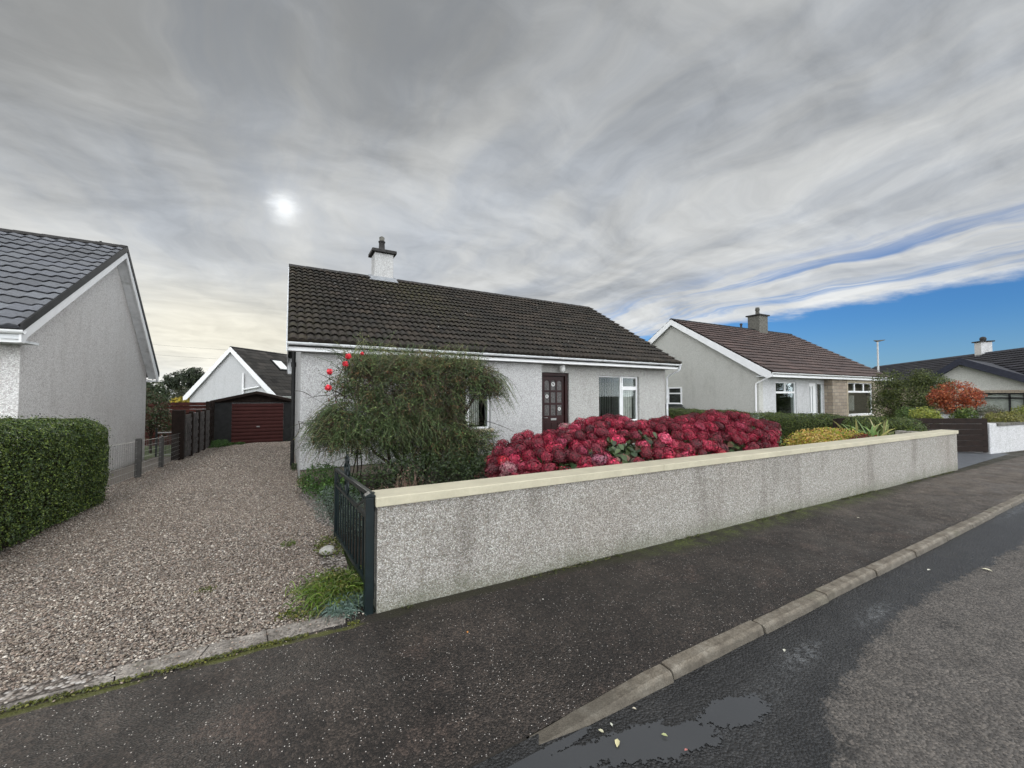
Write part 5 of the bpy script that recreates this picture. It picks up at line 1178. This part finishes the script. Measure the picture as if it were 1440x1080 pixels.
mat_plant('lavender_plant', [(.62, 5.8, .1, .32, .7, .22), (.66, 4.9, .1, .22, .5, .25)], 3600, .03, [(.10,.14,.11), (.13,.17,.14), (.08,.11,.08)], 'low grey-green lavender cushion behind the iron gate', 'plant', (.6, 5.6, -.02), aspect=.25)
mat_plant('low_plant', [(.30, 8.1, .0, .16, .3, .09), (.40, 4.45, .02, .16, .35, .06)], 1100, .028, [(.11,.13,.03), (.16,.15,.05), (.07,.10,.02)], 'patchy yellowish weeds at the gravel edge in front of the house corner', 'weeds', (.35, 8, -.1))
mat_plant('low_plant', [(.16, 10.9, -.2, .09, .25, .14)], 420, .03, [(.05,.08,.02), (.03,.05,.015)], 'small dark weed against the foot of the main bungalow gable', 'weeds', (.13, 10.9, -.25))
mat_plant('low_plant', [(-2.55, 20.9, -.55, .45, .9, .2), (-1.95, 21.5, -.62, .35, .3, .09)], 2200, .05, [(.04,.10,.015), (.06,.14,.02), (.03,.07,.012)], 'clump of green weeds at the left corner of the garage', 'weeds', (-2.5, 21, -.65))
mat_plant('twiggy_shrub', [(1.25, 4.75, .42, .33, .25, .34), (.95, 4.7, .3, .28, .2, .22)], 260, .02, [(.16,.09,.07), (.2,.12,.09)], 'bare pinkish-brown twiggy shrub just behind the wall end', 'shrub', (1.15, 4.75, 0), twig=(650, 1.2, .007, [(.17,.10,.075), (.24,.15,.11), (.12,.075,.055)]))
mat_plant('dark_shrub', [(2.0, 6.2, .25, 1.2, .45, .38), (2.9, 5.9, .25, .6, .4, .33)], 9000, .04, [(.025,.045,.014), (.04,.065,.02), (.018,.03,.012), (.055,.085,.025)], 'dark green undergrowth below the arching bush', 'shrub', (2.1, 6.1, -.05), twig=(500, 1, .006, [(.05,.04,.03)]))
mat_plant('twiggy_shrub', [(1.95, 4.0, .50, .24, .18, .2)], 350, .03, [(.14,.06,.05), (.08,.07,.04)], 'small reddish faded plant between the bush and the hydrangea', 'shrub', (1.95, 4.0, 0), twig=(200, 1, .006, [(.15,.08,.06)]))
mat_plant('golden_shrub', [(8.55, 3.75, .58, .55, .4, .28), (9.0, 3.8, .72, .5, .4, .18)], 3400, .04, [(.42,.36,.04), (.55,.36,.10), (.28,.33,.04), (.5,.28,.08), (.6,.45,.18)], 'low yellow and orange leaved shrub right of the hydrangea', 'shrub', (8.7, 3.8, 0), twig=(120, 1, .006, [(.1,.06,.03)]))
mat_plant('golden_shrub', [(10.0, 3.75, .62, .65, .4, .25), (9.7, 3.9, .74, .4, .3, .16)], 2800, .04, [(.38,.40,.04), (.24,.32,.04), (.48,.34,.07), (.4,.2,.07)], 'yellow-green leaved shrub in front of the low dark hedge', 'shrub', (9.9, 3.8, 0), twig=(120, 1, .006, [(.1,.06,.03)]))
mat_plant('red_plant', [(9.75, 3.3, .68, .45, .2, .12)], 900, .04, [(.16,.03,.02), (.22,.05,.03), (.1,.05,.03)], 'dark red leaved plant just above the coping', 'plant', (9.7, 3.3, 0))
tuft('lily_clump', (11.0, 3.75, .3), 90, 1.0, .05, [(.10,.19,.04), (.16,.24,.06), (.3,.28,.1)], 'upright strappy lily leaves left of the paler clump', 'plant', .13, .35)
tuft('lily_clump', (11.75, 3.7, .3), 70, .95, .045, [(.12,.2,.05), (.2,.26,.08), (.36,.33,.16)], 'loose strappy lily leaves near the wall end, some dead and pale', 'plant', .13, .3)
mat_plant('grey_plant', [(8.25, 4.5, .95, .22, .2, .32)], 300, .04, [(.12,.15,.11), (.15,.18,.13)], 'wispy grey-green stems between hydrangea and golden shrub', 'plant', (8.25, 4.5, 0), twig=(60, 1, .006, [(.12,.14,.1)]))
# weeds along the foot of the garden wall
n = 1500; u = RNG.random(n)**1.0*11.4+.05; keepu = np.array([mnoise.noise(Vector((a*.9, 0, 4)))+.25*mnoise.noise(Vector((a*7, 0, 4))) for a in u]) > -.02; u = u[keepu]; n = len(u)
S = np.stack([.57+u*math.cos(wa)*1.0, 2.95+u*math.sin(wa)-np.abs(RNG.normal(size=n))*.022-.004, np.zeros(n)], 1)
S = np.repeat(S, 3, axis=0); n = len(S); D = unit(np.stack([RNG.normal(size=n)*.9, RNG.normal(size=n)*.5-.4, np.full(n, .7)], 1)); C_ = arcs(S, D, RNG.uniform(.012, .05, n), np.full(n, .4), 4)
V, F = ribbons(C_, np.full((n, 1), .005)*np.array([.8, 1, .8, .2])[None]); c = pick([(.05,.065,.02), (.09,.11,.02), (.03,.035,.012), (.13,.11,.06)], n)
tag(mesh_np('moss_and_weeds', V, F, M['leaf'], None, np.repeat(c, 3, axis=0)), kind='stuff', label='moss and tiny weeds along the foot of the garden wall', cat='moss')
n = 3800; xx = RNG.uniform(-4, .45, n); yy = 2.925-.035*xx+np.array([.03*mnoise.noise(Vector((a*2.1, 4, 0))) for a in xx])+RNG.normal(size=n)*.012-.006; kk = np.array([mnoise.noise(Vector((a*2.2, 1, 8))) for a in xx]) > -.25; xx, yy = xx[kk], yy[kk]; n = len(xx)
V, F = leaves(np.stack([xx, yy, np.full(n, .006)], 1), RNG.uniform(.008, .018, n), np.tile([0, 0, 1.], (n, 1)), .7, .1, .7); c = pick([(.09,.10,.012), (.14,.14,.02), (.05,.06,.012)], n)
tag(mesh_np('moss_seam', V, F, M['leaf'], None, np.concatenate([c, c])), kind='stuff', label='bright moss line between concrete apron and pavement', cat='moss')
# stone
mb = MB(); sv = IV*np.array([.085, .06, .05]); rs = bpy.data.meshes.new('stone')
bm = bmesh.new(); bmesh.ops.create_icosphere(bm, subdivisions=3, radius=1)
for v in bm.verts:
    w = 1+.14*mnoise.noise(v.co*1.3)+.05*mnoise.noise(v.co*4); v.co = Vector((v.co.x*.075*w, v.co.y*.06*w, max(-.6, v.co.z)*.048*w))
bm.to_mesh(rs); bm.free(); rs.polygons.foreach_set('use_smooth', [True]*len(rs.polygons))
so = bpy.data.objects.new('stone', rs); COL.objects.link(so); so.location = (.36, 4.28, .035); rs.materials.append(plain('pale_stone', (.34,.33,.30), .8, .3, 14, .003)); tag(so, 'rounded pale grey stone lying at the gravel edge by the iron gate', 'stone')
# fallen leaves
fl_ = [(1.33, 1.37, -.04, .045, (.62,.56,.32), 'cream fallen leaf floating at the near edge of the puddle'), (1.31, 1.455, -.04, .03, (.55,.52,.36), 'narrow pale leaf between puddle and kerb'), (1.38, 1.46, -.041, .022, (.6,.6,.5), 'tiny pale leaf at the kerb foot'), (1.55, 1.475, -.041, .022, (.58,.52,.4), 'small curled leaf by the kerb above the puddle'), (1.55, 1.29, -.038, .03, (.4,.42,.2), 'olive leaf in the middle of the puddle'), (1.57, 1.19, -.038, .022, (.45,.16,.14), 'small reddish leaf at the puddle edge'), (2.71, 1.34, -.04, .03, (.62,.6,.5), 'white leaf on the pale wet patch of road'), (5.55, 1.03, -.04, .07, (.6,.56,.42), 'pale leaf on the dry road far right'), (5.09, 1.29, -.04, .04, (.6,.58,.5), 'small pale leaf on the wet road by the far kerb'), (1.04, 2.42, .004, .022, (.55,.22,.05), 'orange leaf fleck on the near pavement'), (1.7, 2.52, .004, .018, (.7,.68,.62), 'white speck of leaf on the pavement near the wall'), (6.27, 2.21, .006, .03, (.6,.57,.45), 'pale leaf on the distant pavement')]
for i, (x, y, z_, s_, c_, lb_) in enumerate(fl_):
    V, F = leaves(np.array([[x, y, z_+.004]]), s_, np.array([[0, 0, 1.]]), .5, .12, .1)
    tag(mesh_np('fallen_leaf', V, F, M['dead_leaf'], None, np.array([c_, c_]), base=(x, y, z_)), lb_, 'leaf', 'fallen leaves')

# trees and far shrubs
def tree(name, base, E, n, leaf, cols, label, trunk=.12, limbs=6, aspect=.55, thr=0., cell=None, cat='tree', shell=.35, hang=0., twigs=0, mat='leaf'):
    t_ = thing(name, base, label, cat); b = Vector(base); top = Vector(E[0][:3])
    mb = MB(); limb(mb, b-Vector((0, 0, .1)), b.lerp(top, .6), trunk, trunk*.6, .05, 8); m_ = b.lerp(top, .55)
    for i in range(limbs):
        e_ = E[i % len(E)]; q = Vector(e_[:3])+Vector([random.uniform(-.6, .6)*e_[3+j] for j in range(3)]); limb(mb, b.lerp(top, random.uniform(.25, .6)), q, trunk*.45, trunk*.08, .12, 5)
    mb.build('trunk', M['bark'], t_)
    P, N = clumpy(E, n, shell, .5, cell or max(E[0][3:6])*.28, thr)
    leafobj('crown', P, leaf*RNG.uniform(.6, 1.35, len(P)), cols, M[mat], t_, N=N, jitter=.8, aspect=aspect, hang=hang); return t_
DK = [(.018,.030,.012), (.028,.042,.016), (.014,.022,.010), (.038,.05,.02)]
tree('pine_tree', (-11.2, 62, -.8), [(-10.9, 62, 3.1, 2.1, 2, 1.5), (-10.2, 62, 4.0, 1.4, 1.3, 1.1), (-12.2, 62, 3.2, 1.1, 1, 1.1), (-9.4, 62, 2.6, 1.2, 1.2, 1.2)], 9000, .22, DK, 'dark broad pine tree behind the white gabled house', .25, 9, .4, .02)
tree('pine_tree', (-13.9, 58, -.8), [(-13.6, 58, 1.7, 1.3, 1.3, 1.5), (-12.6, 58, 1.2, 1.2, 1.2, 1.4)], 5500, .2, [(.03,.05,.018), (.045,.065,.022), (.02,.032,.012)], 'mid green tree nearer the street lamp on the left', .2, 6, .5)
tree('round_tree', (-9.4, 50, -.8), [(-8.9, 50, 1.0, 1.5, 1.2, 1.4), (-7.8, 50, 1.1, 1.0, 1.0, 1.2)], 5000, .17, [(.035,.045,.02), (.05,.055,.02), (.025,.03,.014)], 'brownish green tree left of the white gabled house', .15, 5)
tree('yellow_shrub', (-7.4, 40, -.8), [(-7.3, 40, 1.0, .75, .5, .45), (-6.75, 40, .9, .4, .4, .4)], 1800, .12, [(.42,.30,.02), (.35,.28,.03), (.25,.22,.03)], 'bright yellow shrub showing above the red fence', .06, 4, cat='shrub')
tree('leafy_shrub', (-4.45, 19.6, -.6), [(-4.45, 19.6, 1.0, .55, .5, .75), (-4.1, 19.5, .6, .42, .4, .55), (-4.8, 19.8, 1.5, .3, .3, .5)], 4200, .06, [(.03,.055,.02), (.05,.08,.03), (.09,.10,.05), (.10,.05,.035)], 'dark leafy shrub at the rear corner of the left bungalow', .05, 8, thr=-.02, cat='shrub')
tree('leafy_shrub', (-3.35, 19.0, -.55), [(-3.35, 19.0, .1, .30, .3, .38), (-3.2, 19, .5, .2, .2, .2)], 1300, .06, [(.06,.11,.03), (.09,.15,.05), (.04,.08,.02)], 'small light green shrub behind the low garden gate', .02, 5, cat='shrub')
tree('willow_tree', (24.5, 6.9, 0), [(24.6, 6.7, 1.55, 1.0, 1.15, 1.1), (24.2, 7.3, 1.9, .7, .7, .8), (24.8, 6.0, 1.5, .7, .65, 1.0), (24.3, 7.5, 1.0, .8, .6, .8), (24.5, 6.3, 2.3, .5, .5, .45), (24.4, 5.6, 1.9, .5, .45, .6), (24.4, 6.6, .7, .8, 1.0, .6)], 19000, .075, [(.06,.085,.018), (.09,.115,.025), (.12,.14,.035), (.04,.055,.015)], 'tall olive green tree between right neighbour and the far bungalow', .09, 12, .35, -.02, .35, shell=.25)
n = 160; S = np.stack([RNG.uniform(24.1, 24.8, n), RNG.uniform(5.8, 7.6, n), RNG.uniform(2.1, 2.5, n)], 1); 
tree('japanese_maple', (20.3, 4.35, 0), [(20.3, 4.35, 1.60, .55, .60, .48), (20.3, 4.75, 1.45, .4, .32, .38), (20.3, 3.95, 1.45, .4, .32, .36), (20.3, 4.35, 1.2, .4, .45, .35)], 5200, .055, [(.30,.055,.02), (.38,.09,.03), (.22,.04,.018), (.42,.14,.05)], 'small orange-red leaved tree in front of the far gable', .04, 9, .5, -.05, .22)
tree('golden_bush', (17.3, 4.4, 0), [(17.3, 4.4, .95, .32, .34, .24), (17.3, 4.2, .85, .25, .22, .2)], 2300, .045, [(.24,.27,.04), (.32,.33,.06), (.15,.2,.03)], 'round yellow-green clipped bush above the slatted gate', .03, 4, cat='shrub')
tree('round_bush', (17.9, 5.0, 0), [(17.9, 4.95, .92, .3, .3, .26)], 1400, .045, [(.06,.11,.02), (.09,.14,.03)], 'green bush tucked left of the round golden bush', .03, 4, cat='shrub')
tree('round_bush', (18.3, 3.75, 0), [(18.3, 3.70, .95, .3, .26, .24), (18.4, 3.9, .85, .2, .2, .2)], 1500, .05, [(.08,.13,.02), (.13,.17,.03), (.05,.09,.02)], 'green bush to the right of the slatted gate top', .03, 4, cat='shrub')
tree('grey_bush', (18.5, 3.25, 0), [(18.5, 3.25, 1.0, .3, .34, .26)], 1300, .045, [(.10,.12,.07), (.14,.15,.09), (.13,.10,.08)], 'wispy grey-green bush in front of the black framed window', .03, 6, .3, cat='shrub')
tree('heather_bush', (17.6, 2.95, 0), [(17.6, 2.95, .90, .45, .30, .20), (18.2, 2.75, .92, .5, .28, .2)], 2300, .04, [(.17,.17,.04), (.22,.2,.05), (.12,.13,.03)], 'olive yellow low bush spreading above the white wall', .03, 4, cat='shrub')
tree('heather_bush', (19.2, 2.5, 0), [(19.0, 2.6, 1.05, .5, .34, .24), (20, 2.3, 1.0, .6, .4, .26)], 2600, .045, [(.2,.24,.04), (.28,.28,.05), (.12,.16,.03)], 'brighter yellow-green bush at the right edge above the white wall', .03, 4, cat='shrub')
bwl = thing('garden_wall', (23, 4.4, 0), 'low pale wall with grey rail beyond the slatted gate', 'wall')
MB().box(22.9, 23.05, 4.2, 5.7, -.1, .80).build('wall', M['harl_white'], bwl); MB().box(22.86, 23.09, 4.2, 5.7, .802, .88).build('coping', M['pot_grey'], bwl)
# wooded rise far off, closing the gaps at the horizon
for (cx_, cy_, w_, h_, nn2) in ((150, 90, 60, 7, 9000), (-60, 190, 70, 8, 7000), (170, 10, 50, 7, 6000)):
    Eb = [(cx_+RNG.normal()*w_*.5, cy_+RNG.normal()*w_*.4, h_*RNG.uniform(-.1, .3), w_*.16, w_*.16, h_*RNG.uniform(.5, 1.)) for _ in range(16)]
    P, N = clumpy(Eb, nn2, .6, .5, 6, -.3); V, F = leaves(P, RNG.uniform(1., 2.2, len(P)), N, .8, .1, .6); c = pick([(.03,.045,.02), (.045,.055,.025), (.025,.035,.018)], len(P))
    tag(mesh_np('woodland', V, F, M['leaf'], None, np.concatenate([c, c])), 'distant dark band of woodland on the horizon', 'woodland', None, 'stuff')

# ------------------------------------------------------------------ sky, sun, camera
SUN_EL = math.atan2(.4755, 1.1428)
w = bpy.data.worlds.new('World'); scene.world = w; w.use_nodes = True; t = NT(w.node_tree)
bg = w.node_tree.nodes['Background']
sky = t.new('ShaderNodeTexSky', sky_type='NISHITA', sun_disc=False, sun_elevation=SUN_EL, sun_rotation=R(-.7), altitude=0, air_density=1.0, dust_density=.4, ozone_density=2.5)
d = t.new('ShaderNodeTexCoord').outputs['Generated']; s = t.sep(d)
z = t.m('MAXIMUM', s[2], .02); z2 = t.m('ADD', z, .02)
u = t.m('DIVIDE', s[0], z2); v = t.m('DIVIDE', s[1], z2); uv = t.comb(u, v, 0)
z3 = t.m('ADD', z, .10); uw = t.comb(t.m('DIVIDE', s[0], z3), t.m('DIVIDE', s[1], z3), 0)
wn = t.new('ShaderNodeTexNoise'); t.put(wn.inputs['Vector'], uw); wn.inputs['Scale'].default_value = .8; wn.inputs['Detail'].default_value = 4
warp = t.vm('ADD', uw, t.mul(t.vm('SUBTRACT', wn.outputs['Color'], (.5, .5, .5)), (.9, 1.1, 0)))
n1 = t.noise(t.mul(warp, (2.1, .62, 1)), 1.0, 10, .58)            # streaks drawn out along the wind
n2 = t.noise(t.vm('ADD', t.mul(warp, (.9, .75, 1)), (5.3, 2.2, 0)), .8, 6, .5)   # broad banks
n3 = t.noise(t.vm('ADD', t.mul(warp, (1.6, 2.4, 1)), (1.1, 7.2, 0)), 1.9, 8, .58)   # ripples
str_ = t.lin(u, .3, 2.5, .30, .80)
base_ = t.m('ADD', .45, t.m('MULTIPLY', .55, t.m('POWER', 2.718, t.m('MULTIPLY', s[2], -4.6))))
L = t.m('ADD', base_, t.m('MULTIPLY', t.m('SUBTRACT', n2, .5), .58))
L = t.m('ADD', L, t.m('MULTIPLY', t.m('SUBTRACT', n1, .5), str_)); L = t.m('ADD', L, t.m('MULTIPLY', t.m('SUBTRACT', n3, .5), .42))
# heavier bank to the left and above the sun
bank = t.m('MULTIPLY', t.m('SUBTRACT', 1, t.ss(t.m('ADD', u, t.m('MULTIPLY', n2, 1.2)), .5, 1.6)), t.m('SUBTRACT', 1, t.ss(t.m('ADD', v, n1), 2.9, 4.6)))
L = t.m('SUBTRACT', L, t.m('MULTIPLY', t.m('MULTIPLY', bank, t.ss(s[1], -.1, .2)), .12))
# veiled sun glow
sd = Vector((-.0144, 1.1427, .4755)).normalized(); sdir = (sd.x, sd.y, sd.z)
ang = t.m('ARCCOSINE', t.m('MINIMUM', t.vm('DOT_PRODUCT', d, sdir), .99999)); ang = t.m('MULTIPLY', ang, 57.3)
ragg = t.m('ADD', ang, t.m('MULTIPLY', t.m('SUBTRACT', n3, .5), 6.5))
g1 = t.m('POWER', 2.718, t.m('MULTIPLY', t.m('MULTIPLY', ragg, ragg), -.55)); g2 = t.m('POWER', 2.718, t.m('MULTIPLY', ragg, -.13))
# added fill light: the out-of-view sky behind the viewer is brightened
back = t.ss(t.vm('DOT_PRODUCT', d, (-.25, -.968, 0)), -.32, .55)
L = t.m('SMOOTH_MAX', L, .28, .12)
L = t.m('ADD', L, t.m('ADD', t.m('MULTIPLY', g1, .42), t.m('MULTIPLY', g2, .26)))
L = t.m('MULTIPLY', L, t.m('ADD', t.m('ADD', 1, t.m('MULTIPLY', back, 4.4)), t.m('MULTIPLY', t.ss(s[2], .76, .93), 1.4)))  # unseen sky behind and overhead multiplied up as added fill
L = t.m('MULTIPLY', L, .76)
tint = t.mix(t.ss(n1, .35, .62), (.88, .94, 1.02, 1), (.99, 1.01, 1.01, 1))
warm = t.m('MULTIPLY', t.m('POWER', 2.718, t.m('MULTIPLY', t.m('MULTIPLY', t.m('SUBTRACT', s[2], .12), t.m('SUBTRACT', s[2], .12)), -90)), t.m('SUBTRACT', 1, t.ss(t.m('ABSOLUTE', t.m('ADD', s[0], .1)), .05, .45)))
warm = t.m('MULTIPLY', warm, t.ss(s[1], 0, .3))
tint = t.mix(warm, tint, (1.12, 1.08, .93, 1))
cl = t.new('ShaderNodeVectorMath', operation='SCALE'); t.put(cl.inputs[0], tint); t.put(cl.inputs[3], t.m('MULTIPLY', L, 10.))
# clear blue beyond the edge of the cloud sheet (a straight edge at u = 5), with rifts near it
edge = t.m('ADD', u, t.m('MULTIPLY', t.m('SUBTRACT', t.noise(t.mul(uv, (.6, .9, 1)), 1.2, 9, .65), .5), 1.7))
clear = t.ss(edge, 4.42, 5.05)
rift = t.m('MULTIPLY', t.m('MULTIPLY', t.ss(u, 2.5, 3.6), t.m('SUBTRACT', 1, t.ss(u, 4.2, 4.7))), t.ss(t.noise(t.vm('ADD', t.mul(warp, (2.2, .35, 1)), (1.7, 4.1, 0)), 1., 8, .62), .45, .62))
clear = t.m('MAXIMUM', clear, t.m('MULTIPLY', rift, .85))
blue = t.mix(1., sky.outputs[0], (.28, .56, .90, 1), 'MULTIPLY')
blue = t.mix(t.m('MULTIPLY', t.m('SUBTRACT', 1, t.ss(s[2], .0, .16)), .42), blue, (2.6, 3.7, 4.9, 1))
clear = t.m('MULTIPLY', clear, t.ss(s[1], -.35, -.02))
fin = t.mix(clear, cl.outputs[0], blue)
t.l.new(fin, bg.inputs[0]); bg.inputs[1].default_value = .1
sun = bpy.data.lights.new('sun', 'SUN'); sun.energy = 1.1; sun.angle = R(12); sun.color = (1, .95, .87)
so_ = bpy.data.objects.new('sun', sun); COL.objects.link(so_); so_.rotation_euler = Vector(sd).to_track_quat('Z', 'Y').to_euler()
cam = bpy.data.cameras.new('camera'); co_ = bpy.data.objects.new('camera', cam); COL.objects.link(co_); scene.camera = co_
cam.sensor_width = 36; cam.sensor_fit = 'HORIZONTAL'; cam.lens = 36*555/1440; cam.clip_end = 2000; cam.clip_start = .05
yaw = math.atan(315/555); pit = math.atan(16/555)
co_.location = (0, 0, 1.55); co_.rotation_euler = (math.pi/2+pit, 0, -yaw)
vs_ = scene.view_settings; vs_.view_transform = 'Standard'; vs_.look = 'None'; vs_.exposure = .36; vs_.gamma = 1; vs_.use_curve_mapping = False
scene.cycles.max_bounces = 6; scene.cycles.diffuse_bounces = 3; scene.cycles.transparent_max_bounces = 12
